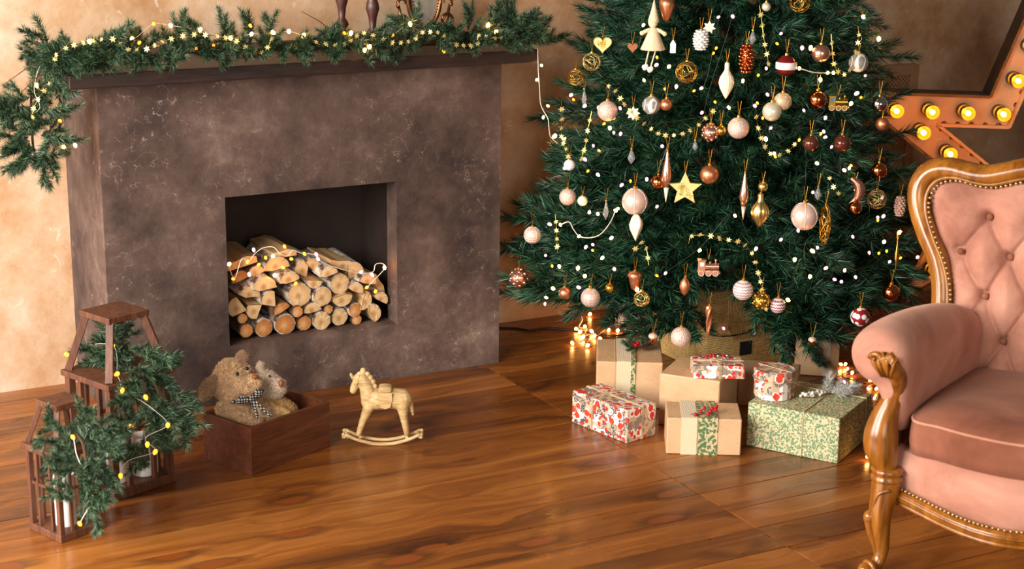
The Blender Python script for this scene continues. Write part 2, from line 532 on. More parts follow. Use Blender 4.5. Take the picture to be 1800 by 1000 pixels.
def weave(name, a, b, sc=300, rough=.9):
    t = NT(name); v = t.coords(); w1 = t.n('ShaderNodeTexWave', _bands_direction='X'); w2 = t.n('ShaderNodeTexWave', _bands_direction='Z')
    for w in (w1, w2): w.inputs['Scale'].default_value = sc / 6; t.l(v, w.inputs['Vector'])
    f = t.math('MULTIPLY', w1.outputs['Fac'], w2.outputs['Fac'])
    t.bump(f, .5, .002); t.base(t.ramp(f, [(.1, lin(a)), (.5, lin(b))]), rough)


weave('burlap', '#d3bc92', '#f4e9d0', 700); weave('lace', '#c9b79c', '#efe6d6', 900)
plain('twine', '#c8b28a', .9, 0, .2, 200); plain('jute', '#c8a566', .9, 0, .3, 120, .6); plain('jute_dark', '#8d6f3e', .95)
plain('black_gap', '#060505', .9)
t = NT('log_bark'); v = t.coords((1, .35, 1)); f = t.noise(v, 26, 7, .7)
t.bump(f, .7, .006); t.base(t.ramp(f, [(.34, lin('#33241b')), (.44, lin('#6d5747')), (.50, lin('#c4b5a4')), (.66, lin('#eae2d8'))]), .85)
t = NT('log_bark_brown'); f = t.noise(t.coords((1, .35, 1)), 30, 7, .7)
t.bump(f, .7, .006); t.base(t.ramp(f, [(.3, lin('#2c1d14')), (.5, lin('#5b4030')), (.7, lin('#8a6d55'))]), .85)


def cut_end(name, core, mid, outer):
    t = NT(name); v = t.coords(); n1 = t.n('ShaderNodeTexNoise'); n1.inputs['Scale'].default_value = 30; t.l(v, n1.inputs['Vector'])
    vm = t.n('ShaderNodeVectorMath', _operation='MULTIPLY_ADD'); vm.inputs[1].default_value = (.008, 0, .008)
    t.l(n1.outputs['Color'], vm.inputs[0]); t.l(v, vm.inputs[2])
    m = t.n('ShaderNodeMapping'); m.inputs['Scale'].default_value = (1, 0, 1); t.l(vm.outputs[0], m.inputs['Vector'])
    ln = t.n('ShaderNodeVectorMath', _operation='LENGTH'); t.l(m.outputs[0], ln.inputs[0]); d = ln.outputs['Value']
    w = t.math('PINGPONG', t.math('MULTIPLY', d, 190), .5)
    c = t.ramp(t.math('MULTIPLY', d, 25), [(.08, lin(core)), (.4, lin(mid)), (.9, lin(outer))])
    c = t.mix(t.math('MULTIPLY', w, .8), c, lin('#9a6431'))
    saw = t.noise(t.coords((70, 1, 6)), 2, 3)
    c = t.mix(t.math('MULTIPLY', saw, .3), c, lin('#8d5f36'))
    t.base(c, .75)


cut_end('cut_pale', '#c98f4c', '#edcf9f', '#e0b478'); cut_end('cut_orange', '#e6b87e', '#cf8a48', '#b06a30')
t = NT('split_wood'); f = t.noise(t.coords((30, 2, 30)), 2, 5); t.bump(f, .3, .004)
t.base(t.ramp(f, [(.3, lin('#b98a55')), (.7, lin('#e2bd88'))]), .8)


def velvet(name, a, b, c3):
    t = NT(name); v = t.coords(); f = t.noise(v, 5, 5, .6, .5); fine = t.noise(t.coords((200, 200, 200)), 2, 2)
    k = t.math('ADD', t.math('MULTIPLY', f, .85), t.math('MULTIPLY', fine, .15))
    t.base(t.ramp(k, [(.32, lin(a)), (.5, lin(b)), (.7, lin(c3))]), .85, 0, **{'Sheen Weight': .25, 'Sheen Roughness': .4, 'Specular IOR Level': .1})
    t.b.inputs['Sheen Tint'].default_value = lin('#ffd9c4')


velvet('velvet_pink', '#956353', '#b37e6a', '#c79683'); velvet('velvet_shaded', '#6e4030', '#85523e', '#9a6650'); velvet('velvet_piping', '#a87058', '#ba846c', '#c69480')  # second velvet is the pink one darkened, shade on the seat put into colour
plain('brass_nail', '#c8a56a', .3, .9)
t = NT('plush_tan'); f = t.noise(t.coords(), 140, 4, .7); t.bump(f, 1, .012)
t.base(t.ramp(f, [(.3, lin('#bf8448')), (.55, lin('#e2b074')), (.75, lin('#f5d3a0'))]), .95, 0, **{'Sheen Weight': .5})
t = NT('plush_ear'); f = t.noise(t.coords(), 140, 4, .7); t.bump(f, 1, .012)
t.base(t.ramp(f, [(.3, lin('#a06a36')), (.6, lin('#c9945a')), (.75, lin('#e0b480'))]), .95, 0, **{'Sheen Weight': .5})
t = NT('plush_cream'); f = t.noise(t.coords(), 160, 4, .7); t.bump(f, 1, .01)
t.base(t.ramp(f, [(.3, lin('#b8926a')), (.6, lin('#dcc0a0')), (.75, lin('#ead4ba'))]), .95, 0, **{'Sheen Weight': .5})
plain('plush_body', '#a98352', .95, 0, .2, 150, .8); plain('nose_brown', '#8a4a26', .5); plain('eye_black', '#0c0808', .12)
weave('bow_cloth', '#08090c', '#a09c92', 230)
plain('candle_wax', '#eeeae4', .5, 0, .03, 20); plain('plastic_white', '#e4dfd6', .35)
wood('star_rim', '#150d09', '#2a1b14', '#3d2a1f', 0, .8, .6)
plain('star_face', '#d6b084', .4, 0, .15, 9); plain('socket_black', '#0d0b0a', .35); plain('rivet', '#3a2417', .5, .6)
plain('grille_paint', '#a7825c', .6, 0, .1, 10); plain('bronze', '#8a5a38', .32, .85, .3, 40)
plain('mirror_glass', '#d8c7b4', .12, .6)

# ------------------------------------------------------------------ the setting
WALL_Y = .466
m = MB().box((0, WALL_Y + .1, 1.5), (12, .2, 3.2)); tag(m.build('wall_back', 'wall_plaster'), kind='structure')
floor = MB().box((-1, -4.2, -.045), (14, 9.6, .05)).build('floor', 'black_gap'); tag(floor, kind='structure')
rng = random.Random(4)
y = WALL_Y; PW = .145; JX = -.061
row = 0
while y > -6.2:
    w = PW
    for x0, x1 in ((-4.6, JX), (JX, 5.4)):
        L = x1 - x0
        o = MB().box((0, 0, 0), (L - .003, w - .003, .022)).build('plank', 'plank', floor, bevel=.0012)
        o.location = ((x0 + x1) / 2, y - w / 2, -.011 - rng.random() * .0006 - (0 if y > -3 else 0))
    y -= w; row += 1

# ------------------------------------------------------------------ fireplace
FWD, FH, FD = 1.457, 1.137, WALL_Y - .002
OX0, OX1, OZ0, OZ1 = -1.0445, -.4137, .2048, .7272
fp = thing('fireplace', 'wide plastered fireplace surround with a dark wooden mantel beam and square opening', 'fireplace', (-FWD / 2, FD / 2, 0))
cx, cy = -FWD / 2, FD / 2


def rect_prism(mb, x0, x1, y0, y1, z0, z1):
    mb.box(((x0 + x1) / 2 - cx, (y0 + y1) / 2 - cy, (z0 + z1) / 2), (x1 - x0, y1 - y0, z1 - z0))


# surround as one skin with a real recess
m = MB(); X = [-FWD, OX0, OX1, 0]; Zs = [0, OZ0, OZ1, FH]
vs = [(x - cx, 0 - cy, z) for z in Zs for x in X]; fs = []
for j in range(3):
    for i in range(3):
        if not (i == 1 and j == 1): a = j * 4 + i; fs.append((a, a + 1, a + 5, a + 4))
m.add(vs, fs)
RV = .085
a = [(OX0, OZ0), (OX1, OZ0), (OX1, OZ1), (OX0, OZ1)]
m.add([(x - cx, 0 - cy, z) for x, z in a] + [(x - cx, RV - cy, z) for x, z in a], [(i, i + 4, (i + 1) % 4 + 4, (i + 1) % 4) for i in range(4)])
m.add([(-FWD - cx, -cy, 0), (-FWD - cx, FD - cy, 0), (-FWD - cx, FD - cy, FH), (-FWD - cx, -cy, FH), (-cx, -cy, 0), (-cx, FD - cy, 0), (-cx, FD - cy, FH), (-cx, -cy, FH)],
      [(0, 3, 2, 1), (4, 5, 6, 7), (3, 7, 6, 2), (1, 2, 6, 5)])
m.build('surround', 'fireplace_plaster', fp)
m = MB(); g = .004
x0, x1, z0, z1, y0, y1 = OX0 - .05, OX1 + .05, OZ0 - .001, OZ1 + .05, RV, .44
m.add([(x0 - cx, y0 - cy, z0), (x1 - cx, y0 - cy, z0), (x1 - cx, y0 - cy, z1), (x0 - cx, y0 - cy, z1), (x0 - cx, y1 - cy, z0), (x1 - cx, y1 - cy, z0), (x1 - cx, y1 - cy, z1), (x0 - cx, y1 - cy, z1)],
      [(0, 1, 5, 4), (1, 2, 6, 5), (2, 3, 7, 6), (3, 0, 4, 7), (4, 5, 6, 7)])
m.build('firebox_lining', 'firebox_dark', fp)
SH = 1.182
m = MB(); rect_prism(m, -1.572, .082, -.12, FD, FH, SH)
m.build('mantel_shelf', 'mantel_wood', fp, bevel=.003)

# ------------------------------------------------------------------ foliage meshes
def needles(nrng, path, length, per_m, ang=(.55, .95), width=.0011, taper=True, upbias=0.):
    """three-sided needles along a twig; returns verts, faces arrays"""
    P = np.array([tuple(p) for p in path], float); seg = np.diff(P, axis=0); L = np.linalg.norm(seg, axis=1); cum = np.concatenate([[0], np.cumsum(L)])
    n = int(cum[-1] * per_m)
    s = nrng.uniform(0, cum[-1], n); s[-max(3, n // 10):] = cum[-1] * nrng.uniform(.93, 1, max(3, n // 10))
    idx = np.clip(np.searchsorted(cum, s) - 1, 0, len(L) - 1)
    p = P[idx] + seg[idx] * ((s - cum[idx]) / L[idx])[:, None]; t = seg[idx] / L[idx][:, None]
    a = np.cross(t, np.array([.31, .22, .92])); a /= np.linalg.norm(a, axis=1)[:, None]; b = np.cross(t, a)
    th = nrng.uniform(0, 2 * PI, n); e = nrng.uniform(ang[0], ang[1], n)
    end = s > cum[-1] * .92
    e[end] *= nrng.uniform(.1, .9, end.sum())
    d = t * np.cos(e)[:, None] + (a * np.cos(th)[:, None] + b * np.sin(th)[:, None]) * np.sin(e)[:, None]
    d[:, 2] += upbias; d /= np.linalg.norm(d, axis=1)[:, None]
    l = length * nrng.uniform(.7, 1.15, n)
    q = np.cross(d, nrng.normal(size=(n, 3))); q /= np.linalg.norm(q, axis=1)[:, None]; r = np.cross(d, q)
    V = np.empty((n, 4, 3))
    for k in range(3):
        c, sn = math.cos(2 * PI * k / 3) * width, math.sin(2 * PI * k / 3) * width
        V[:, k] = p + q * c + r * sn
    V[:, 3] = p + d * l[:, None]
    base = (np.arange(n) * 4)[:, None]
    F = np.concatenate([base + np.array([0, 1, 3]), base + np.array([1, 2, 3]), base + np.array([2, 0, 3])], 0)
    return V.reshape(-1, 3), F


def foliage_mesh(name, twigs, seed, nlen, per_m, mats, ang=(.55, .95), stem=.0022, width=.0011, upbias=0.):
    """twigs: list of paths"""
    nr = np.random.default_rng(seed); V = []; Fc = []; b = 0; MI = []
    for path in twigs:
        v, f = needles(nr, path, nlen, per_m, ang, width, upbias=upbias)
        V.append(v); Fc += (f + b).tolist(); MI += [0] * len(f); b += len(v)
    st = MB()
    for path in twigs: st.tube(path, [stem * (1 - .5 * i / len(path)) for i in range(len(path))], 4)
    V.append(np.array(st.v)); Fc += [tuple(i + b for i in f) for f in st.f]; MI += [1] * len(st.f)
    me = bpy.data.meshes.new(name); me.from_pydata(np.concatenate(V).tolist(), [], Fc)
    for k in mats: me.materials.append(MATS[k])
    me.polygons.foreach_set('material_index', MI); me.update(); return me


def branch_twigs(r, L, n, side=(.09, .17), droop=.05, spread=.8):
    """a fan of twigs along a main stem that runs along +X"""
    main = [Vector((L * t, r.uniform(-.012, .012), -droop * t * (1 - t) * 3 + .02 * t * t)) for t in [i / 7 for i in range(8)]]
    tw = [main[2:]]
    for i in range(n):
        t = .22 + .72 * i / n; k = min(6, int(t * 7)); p = main[k].lerp(main[k + 1], t * 7 - k)
        s = 1 if i % 2 else -1; el = r.uniform(-.45, .5); az = s * r.uniform(.45, spread); l = r.uniform(*side) * (1.15 - .45 * t)
        d = Vector((math.cos(az) * math.cos(el), math.sin(az) * math.cos(el), math.sin(el)))
        e = p + d * l + Vector((l * .2, 0, l * .12)); tw.append([p, p.lerp(e, .5) - Vector((0, 0, .004)), e])
    return [main[:3]] and tw


rr = random.Random(11)
BRANCH = [foliage_mesh('branch', branch_twigs(rr, rr.uniform(.38, .46), 9, (.13, .2)), 20 + i, .052, 850, ['pine_needle', 'twig'], (.35, .9), .0022, .0017) for i in range(7)]
SPRIG = [foliage_mesh('sprig', branch_twigs(rr, rr.uniform(.11, .14), 3, (.05, .08), .01, .7), 60 + i, .031, 2300, ['garland_needle', 'twig'], (.6, 1.15), .0018, .0011) for i in range(6)]

# ------------------------------------------------------------------ Christmas tree
AX = Vector((.80, -.26, 0)); PLZ = .315


def tree_r(z):
    if z < .30: return .80 - .9 * (.30 - z)
    if z < 1.5: return .80 - .245 * (z - .3)
    return max(.03, .506 - .48 * (z - 1.5))


tree = thing('christmas_tree', 'tall dark green Christmas tree covered in gold and copper baubles', 'Christmas tree', (AX.x, AX.y, PLZ))
m = MB(); m.lathe([(.022, 0), (.022, 1.2), (.012, 2.2), (.004, 2.3)], 10)
m.build('trunk', 'tree_trunk', tree, smooth=True)
tr = random.Random(3); nb = 0
INNER = []


def add_branch(tip, base_z_up=.06, scale=None, fill=False):
    """a branch from near the trunk whose far end reaches the tip (world point)"""
    global nb
    tip = Vector(tip)
    d_ = tip - CAM; zc = d_.dot(FW); sx_, sy_ = 900 + F_PX * d_.dot(RT) / zc, 500 - F_PX * d_.dot(UP) / zc
    if 1185 < sx_ < 1405 and sy_ > 492 and zc < DT: return None   # the box below the tree stays clear in front
    rad = Vector((tip.x - AX.x, tip.y - AX.y, 0)); R = rad.length
    if tip.y > WALL_Y - .12:
        k = (WALL_Y - .12 - AX.y) / (tip.y - AX.y); rad *= k; R *= k; tip = Vector((AX.x + rad.x, AX.y + rad.y, tip.z))
    me = tr.choice(BRANCH); L = max(v.co.x for v in me.vertices) if False else .485
    sc = scale or min(1.25, max(.55, R / .62))
    u = rad.normalized() if R > 1e-3 else Vector((1, 0, 0))
    d = (u + Vector((0, 0, -base_z_up / .45 + tr.uniform(-.1, .1)))).normalized()
    loc = tip - d * (L * sc) - Vector((AX.x, AX.y, PLZ))
    o = place('branch', me, tree, frame_to(d, loc=loc, scale=sc, roll=tr.uniform(-.5, .5))); nb += 1
    return o


# branches whose ends make the outline seen from the room
DT = depth_of((AX.x, AX.y, .6))
for px, py, dd in [(900, 395, 0), (893, 470, .05), (896, 540, -.1), (935, 370, .1), (925, 520, -.2), (975, 250, .05), (962, 190, .1), (985, 300, -.1), (1000, 100, .05), (1018, 45, 0), (1030, 10, .05),
                   (985, 335, -.1), (945, 440, -.2), (1010, 150, -.1), (1568, 100, .1), (1520, 40, .05), (1505, 75, -.1), (1545, 150, 0), (1600, 320, 0), (1615, 400, .1), (1625, 470, 0), (1570, 250, .1), (1590, 520, -.05),
                   (1535, 560, -.35), (1510, 530, -.4), (1560, 430, -.2), (1580, 370, -.1)]:
    add_branch(at_d(px, py, DT + dd), .08)
for px, py, dd in [(1125, 560, -.12), (1150, 570, -.1), (1105, 540, -.1), (1185, 575, -.3), (1460, 640, -.62), (1500, 600, -.55), (1440, 600, -.62), (1480, 560, -.6), (1040, 500, -.3), (990, 480, -.25),
                   (1410, 560, -.64), (1165, 510, -.6), (1085, 500, -.5), (1000, 530, -.2)]:
    add_branch(at_d(px, py, DT + dd), .12)
z = .28; lv = 0
heading_cam = math.atan2(CAM.y - AX.y, CAM.x - AX.x)
while z < 2.28:
    R = tree_r(z); step = .135 if z < 1.45 else .12
    n = max(4, int(2 * PI * R / (.235 if z < 1.45 else .25)))
    for k in range(n):
        a = 2 * PI * (k + .5 * (lv % 2)) / n + tr.uniform(-.12, .12)
        da = math.cos(a - heading_cam)
        if da < -.35 and k % 2: continue
        rr_ = R * tr.uniform(.82, .99)
        add_branch((AX.x + rr_ * math.cos(a), AX.y + rr_ * math.sin(a), z + tr.uniform(-.04, .04)), tr.uniform(.0, .12))
        if da > -.2 and z < 1.45:
            rr_ = R * tr.uniform(.55, .75); a += .5 * 2 * PI / n
            INNER.append((AX.x + rr_ * math.cos(a), AX.y + rr_ * math.sin(a), z + step * .5 + tr.uniform(-.04, .04)))
    z += step; lv += 1
for p in INNER:
    if nb >= 299: break
    add_branch(p, tr.uniform(-.05, .1), scale=.95)
top = frame_to((0, 0, 1), up=(1, 0, 0), loc=(0, 0, 1.95), scale=.8); place('branch', BRANCH[0], tree, top)

# jute-wound box the tree stands on
bx0, bx1, by0, by1, bz = .62, .98, -.45, -.09, .312
jb = thing('jute_box', 'square jute rope wound box with a black hole, under the Christmas tree', 'box', ((bx0 + bx1) / 2, (by0 + by1) / 2, 0))
W2, D2 = (bx1 - bx0) / 2, (by1 - by0) / 2
MB().box((0, 0, bz / 2), (2 * W2 - .012, 2 * D2 - .012, bz - .002)).build('box_core', 'jute_dark', jb)
m = MB(); r = .0034; k = 0; z = r
while z < bz - r:
    q = [(-W2 + .006, -D2, z), (-W2, -D2 + .006, z), (-W2, D2 - .006, z), (-W2 + .006, D2, z), (W2 - .006, D2, z), (W2, D2 - .006, z), (W2, -D2 + .006, z), (W2 - .006, -D2, z)]
    m.tube(q, r, 5, closed=True); z += 2 * r
tag(m.build('rope_winding', 'jute', jb, smooth=True), kind='stuff')
m = MB(); x = -.085
while x < .1:   # trapezoid panel of upright rope on the front
    hz = .17 + .0 * x; zt = bz - .004; zb = .115 if abs(x) < .06 else .115 + (abs(x) - .06) * 1.6
    m.tube([(x, -D2 - .004, zb), (x, -D2 - .004, zt)], r, 5); x += 2 * r
tag(m.build('front_rope_panel', 'jute', jb, smooth=True), kind='stuff')
m = MB().box((.0, -D2 - .003, .075), (.052, .006, .052)); m.build('hole', 'black_gap', jb)  # solid black plate, stands in for the shade inside the hole

# ------------------------------------------------------------------ things hung on the tree
CAMROT = -YAW
rc = random.Random(8)


def tree_pt(px, py, off=.04):
    d = ray(px, py); best = None; t = 4.0; bt = 0; bd = 9
    while t < 7.4:
        p = CAM + d * t; g = math.hypot(p.x - AX.x, p.y - AX.y) - (tree_r(p.z) + off)
        if g < 0: return p
        if g < bd: bd = g; bt = t
        t += .01
    return CAM + d * bt


def s_of(p):
    return F_PX / depth_of(p)


def string_part(par, z0, L=.05, w=.006, mat='gold'):
    m = MB(); m.tube([(-w, 0, z0 + L), (-w * .1, 0, z0), (w * .1, 0, z0), (w, .0, z0 + L)], .0007, 4); m.build('hanging_loop', mat, par)


def cap_part(par, z, r, mat='gold'):
    m = MB(); m.lathe([(r, 0), (r, r * 1.1), (r * .6, r * 1.3), (r * .3, r * 1.6)], 10, (0, 0, z)); m.build('cap', mat, par, smooth=True, sharp=.6)


def ornament(name, label, px, py, group=None, off=.045):
    p = tree_pt(px, py, off); return thing(name, label, 'ornament', p, CAMROT, group), 1 / s_of(p)


def bauble(px, py, r_px, mat, label, name='bauble', bands=None, capmat='gold', off=.045, L=.045, facets=0):
    t, u = ornament(name, label, px, py, off=off); r = r_px * u
    if facets:
        m = MB().ball((0, 0, 0), r, 8, 6); m.build('globe', mat, t)
    else:
        MB().ball((0, 0, 0), r, 28, 18).build('globe', mat, t, smooth=True)
    if bands:
        kind, bm = bands; m = MB()
        if kind == 'panels':
            for a in (0, 60, 120):
                a = math.radians(a + 25)
                m.tube([(r * 1.01 * math.cos(a) * math.sin(q), r * 1.01 * math.sin(a) * math.sin(q), r * 1.01 * math.cos(q)) for q in [2 * PI * i / 32 for i in range(32)]], .0011, 5, closed=True)
        elif kind == 'grid':
            for a in range(0, 180, 30):
                a = math.radians(a)
                m.tube([(r * 1.005 * math.cos(a) * math.sin(q), r * 1.005 * math.sin(a) * math.sin(q), r * 1.005 * math.cos(q)) for q in [2 * PI * i / 28 for i in range(28)]], .0006, 4, closed=True)
            for k in (-.6, -.3, 0, .3, .6):
                q = r * math.sqrt(1 - k * k) * 1.005
                m.tube([(q * math.cos(a), q * math.sin(a), k * r) for a in [2 * PI * i / 28 for i in range(28)]], .0006, 4, closed=True)
        elif kind == 'belt':
            m.lathe([(r * .94, -r * .36), (r * 1.03, -r * .3), (r * 1.045, 0), (r * 1.03, r * .3), (r * .94, r * .36)], 28)
        elif kind == 'bumps':
            for i in range(26):
                q = math.acos(1 - 2 * (i + .5) / 26); a = i * 2.39996
                m.ball((r * .93 * math.sin(q) * math.cos(a), r * .93 * math.sin(q) * math.sin(a), r * .93 * math.cos(q)), r * .24, 6, 5)
        m.build({'panels': 'seam_trim', 'grid': 'grid_lines', 'belt': 'fur_belt', 'bumps': 'facets'}[kind], bm, t, smooth=True)
    cap_part(t, r * .97, max(.004, r * .2), capmat); string_part(t, r * 1.25, L)
    return t


def wire_ball(px, py, r_px, mat, label, sy=1., name='wire_ball'):
    t, u = ornament(name, label, px, py); r = r_px * u; q = random.Random(px)
    m = MB()
    for i in range(13):
        ax = Vector((q.gauss(0, 1), q.gauss(0, 1), q.gauss(0, 1))).normalized(); a = ax.orthogonal().normalized(); b = ax.cross(a)
        h = q.uniform(-.35, .35); rad = math.sqrt(1 - h * h)
        m.tube([((ax * h + (a * math.cos(s) + b * math.sin(s)) * rad) * r) * 1 for s in [2 * PI * k / 20 for k in range(20)]], .0009, 4, closed=True)
    m.v = [(x, y_, z_ * sy) for x, y_, z_ in m.v]
    m.build('wire_shell', mat, t, smooth=True)
    cap_part(t, r * sy * .97, .005, mat); string_part(t, r * sy * 1.1, .04)


def turned(px, py, w_px, h_px, prof, mat, label, name, lobes=0, amp=0., twist=0., tipmat=None, tipz=None, bump=0):
    """lathe ornament; prof in units of half width / half height"""
    t, u = ornament(name, label, px, py); hw, hh = w_px * u / 2, h_px * u / 2
    pts = [(r * hw, z * hh) for r, z in prof]
    if tipmat:
        lo = [p for p in pts if p[1] <= tipz * hh]; hi = [p for p in pts if p[1] >= tipz * hh]
        MB().lathe(lo, 24, lobes=lobes, amp=amp).build('tip', tipmat, t, smooth=True)
        MB().lathe(hi, 24, lobes=lobes, amp=amp).build('body', mat, t, smooth=True)
    else:
        MB().lathe(pts, 28 if not lobes else max(24, lobes * 4), lobes=lobes, amp=amp, twist=twist).build('body', mat, t, smooth=True)
    cap_part(t, hh * .97, .0045); string_part(t, hh, .045)
    return t


def cone_ornament(px, py, w_px, h_px, mat, label):
    t, u = ornament('pinecone_ornament', label, px, py); hw, hh = w_px * u / 2, h_px * u / 2
    m = MB().ball((0, 0, 0), (hw * .7, hw * .7, hh * .95), 10, 8); m.build('core', mat, t, smooth=True)
    m = MB(); rows = 8
    for j in range(rows):
        zz = 1 - 2 * (j + .6) / rows; rad = hw * math.sqrt(max(.05, 1 - (zz * .92) ** 2)) * .85
        for k in range(7):
            a = 2 * PI * (k + .5 * (j % 2)) / 7
            m.ball((rad * math.cos(a), rad * math.sin(a), zz * hh), (hw * .32, hw * .32, hh * .11), 6, 5)
    tag(m.build('scales', mat, t, smooth=True), kind='stuff')
    cap_part(t, hh * .9, .0045); string_part(t, hh, .04)


def star_poly(n, R, r, rot=PI / 2):
    return [((R if i % 2 == 0 else r) * math.cos(rot + PI * i / n), (R if i % 2 == 0 else r) * math.sin(rot + PI * i / n)) for i in range(2 * n)]


FRONT = Matrix.Rotation(PI / 2, 4, 'X')   # polygon plane becomes the x-z plane


def flat_ornament(px, py, poly, thick, mat, label, name, scroll=None, edge=None):
    t, u = ornament(name, label, px, py); P = [(x * u, y * u) for x, y in poly]
    MB().prism(P, -thick / 2, thick / 2, FRONT).build('plate', mat, t, bevel=min(.001, thick * .3))
    top = max(y for x, y in P)
    if scroll:
        m = MB(); q = random.Random(px); n = len(P); cxx = sum(p[0] for p in P) / n; cyy = sum(p[1] for p in P) / n
        for i in range(n):
            a, b = P[i], P[(i + 1) % n]; m.tube([(a[0], -thick / 2, a[1]), (b[0], -thick / 2, b[1])], .0009, 4)
        for i in range(11):
            f = q.uniform(.15, .62); p0 = P[q.randrange(n)]; ccx = cxx + (p0[0] - cxx) * f; ccy = cyy + (p0[1] - cyy) * f; a0 = q.uniform(0, 6)
            rad = 4.2 * u
            m.tube([(ccx + rad * (1 - s / 14) * math.cos(a0 + s * .75), -thick / 2 - .0006, ccy + rad * (1 - s / 14) * math.sin(a0 + s * .75)) for s in range(13)], .0008, 4)
        tag(m.build('scrollwork', scroll, t), kind='stuff')
    string_part(t, top - .002, .04)
    return t


# --- round baubles: px, py, radius px, material, label, bands
for b in [
    (1145, 185, 16, 'swirl_grey', 'frosted grey bauble with white swirls, beside small copper ball below the doll', None),
    (1171, 184, 11, 'copper_satin', 'small satin copper ball touching the grey swirl bauble', None),
    (1068, 195, 18, 'glitter_pink', 'pale pink glitter bauble above the hanging flower chain near the outer branches', None),
    (1347, 12, 8, 'pearl', 'tiny champagne ball at the very top beside a gold flower chain', None),
    (1443, 94, 16, 'rose_gold', 'shiny rose copper bauble high among flower chains', None),
    (1509, 110, 17, 'swirl_grey', 'frosted grey swirl bauble at the tree edge near the wall grille', None),
    (1376, 178, 16, 'swirl_beige', 'beige bauble with pale contour lines behind the pearl ball', None),
    (1357, 196, 17, 'pearl', 'smooth pearl bauble in front of the beige lined one', None),
    (1437, 175, 16, 'copper', 'mirror copper bauble next to the gold locomotive', None),
    (1546, 183, 14, 'silver', 'mirror silver bauble beside the first star bulb', None),
    (1551, 218, 12, 'copper_satin', 'copper glitter ball hanging below the silver bauble', None),
    (1298, 225, 19, 'glitter_pink', 'pink glitter bauble right of the hammered pair', None),
    (1247, 307, 17, 'copper_satin', 'satin copper bauble above the jute box, right of the gold star', None),
    (1157, 320, 13, 'copper', 'copper ball half hidden behind the long copper spindle', None),
    (998, 346, 15, 'glitter_pink', 'pink glitter bauble beside a small white ball near the outer left branches', None),
    (1024, 353, 9, 'ivory', 'small ivory ball beside a pink glitter bauble', None),
    (1116, 354, 23, 'rose_satin', 'large pale pink panelled bauble above the twisted ivory drop', ('panels', 'white_glitter')),
    (1414, 380, 24, 'rose_satin', 'largest pale pink panelled bauble beside the gold wire drop', ('panels', 'white_glitter')),
    (1545, 300, 14, 'copper', 'red copper bauble near the armchair back', None),
    (1503, 365, 12, 'copper', 'copper ball tucked below the crescent moon', None),
    (1425, 252, 14, 'dark_glass', 'brown glass ball peeping behind the flower chain swag', None),
    (936, 413, 15, 'rose_satin', 'pale pink checked bauble on the outermost left branch', ('grid', 'line_white')),
    (912, 488, 16, 'rose_gold', 'faceted rose gold bauble on the lowest left branch', ('bumps', 'rose_gold')),
    (993, 515, 11, 'copper_satin', 'small peach ball beside the checked bauble under the low left branches', None),
    (1038, 523, 17, 'rose_satin', 'pink checked bauble hanging lowest on the left over the bare floor', ('grid', 'grey_frost')),
    (1072, 506, 8, 'gold', 'tiny gold ball between checked bauble and copper pear', None),
    (1306, 510, 18, 'chevron_pink', 'pink bauble with white chevron stripes above the jute box', None),
    (1338, 528, 15, 'gold', 'shiny gold bauble between the two chevron baubles', ('bumps', 'gold')),
    (1367, 537, 14, 'chevron_red', 'red and white chevron bauble beside the shiny gold one', None),
    (1566, 514, 15, 'copper', 'mirror copper bauble hanging by the armchair frame', None),
    (1512, 557, 17, 'star_print', 'dark red bauble with white stars near the armchair arm', None),
    (1197, 592, 18, 'glitter_pink', 'pink glitter bauble hanging lowest in front of the jute box', None),
    (1382, 115, 18, 'red_gloss', 'dark red bauble with a broad white fluffy belt', ('belt', 'white_glitter')),
    (1249, 233, 15, 'rose_gold', 'hammered rose gold bauble paired with a small gold one', ('bumps', 'rose_gold')),
    (1267, 230, 10, 'gold', 'small gold ball paired with the hammered rose gold bauble', None),
    (1341, 328, 9, 'gold_pale', 'small matte gold ball above the ribbed gold onion drop', None),
    (1001, 290, 10, 'white_glitter', 'small silver white ball beneath the hanging flower strands', None),
]:
    bauble(b[0], b[1], b[2], b[3], b[4], bands=b[5], L=.03 if b[2] < 10 else .045)
bauble(1480, 252, 15, 'dark_glass', 'brown glass onion bauble among pink lights below the locomotive', 'bauble')
for w in [(1040, 109, 16, 'gold_pale', 'pale gold wire ball below the filigree heart'), (1012, 136, 14, 'gold', 'yellow gold wire ball at the tree edge next to the bare wall'),
          (1207, 127, 19, 'gold', 'gold wire ball below the little white house'), (1406, 4, 18, 'gold', 'gold wire ball cut by the top of the picture'),
          (1541, 350, 17, 'gold_pale', 'pale gold wire ball close to the armchair back'), (1128, 525, 14, 'gold_pale', 'straw coloured wire ball half behind a low branch')]:
    wire_ball(*w)
wire_ball(1450, 395, 10, 'gold', 'long pointed gold wire drop beside the largest pink bauble', 3.6, 'wire_drop')
SPIN = [(.03, -1), (.25, -.75), (.5, -.42), (.95, -.12), (1, .05), (.8, .3), (.45, .65), (.22, .92), (.15, 1)]
turned(1172, 310, 19, 94, SPIN, 'rose_gold', 'long copper spindle with white tip left of the gold star', 'spindle_ornament', tipmat='ivory', tipz=-.42)
turned(1308, 345, 17, 86, SPIN, 'rose_gold', 'long copper spindle with pink tip beside the ribbed gold onion', 'spindle_ornament', tipmat='rose_satin', tipz=-.42)
turned(1576, 452, 9, 58, SPIN, 'gold', 'slim gold spindle in the dark branches near the armchair', 'spindle_ornament')
TEAR = [(.03, -1), (.3, -.82), (.8, -.42), (1, -.1), (.85, .2), (.5, .45), (.3, .6), (.3, .95), (.2, 1)]
turned(1277, 142, 27, 64, TEAR, 'ivory', 'ivory ribbed teardrop with a long neck high at the front', 'teardrop_ornament', lobes=14, amp=.03)
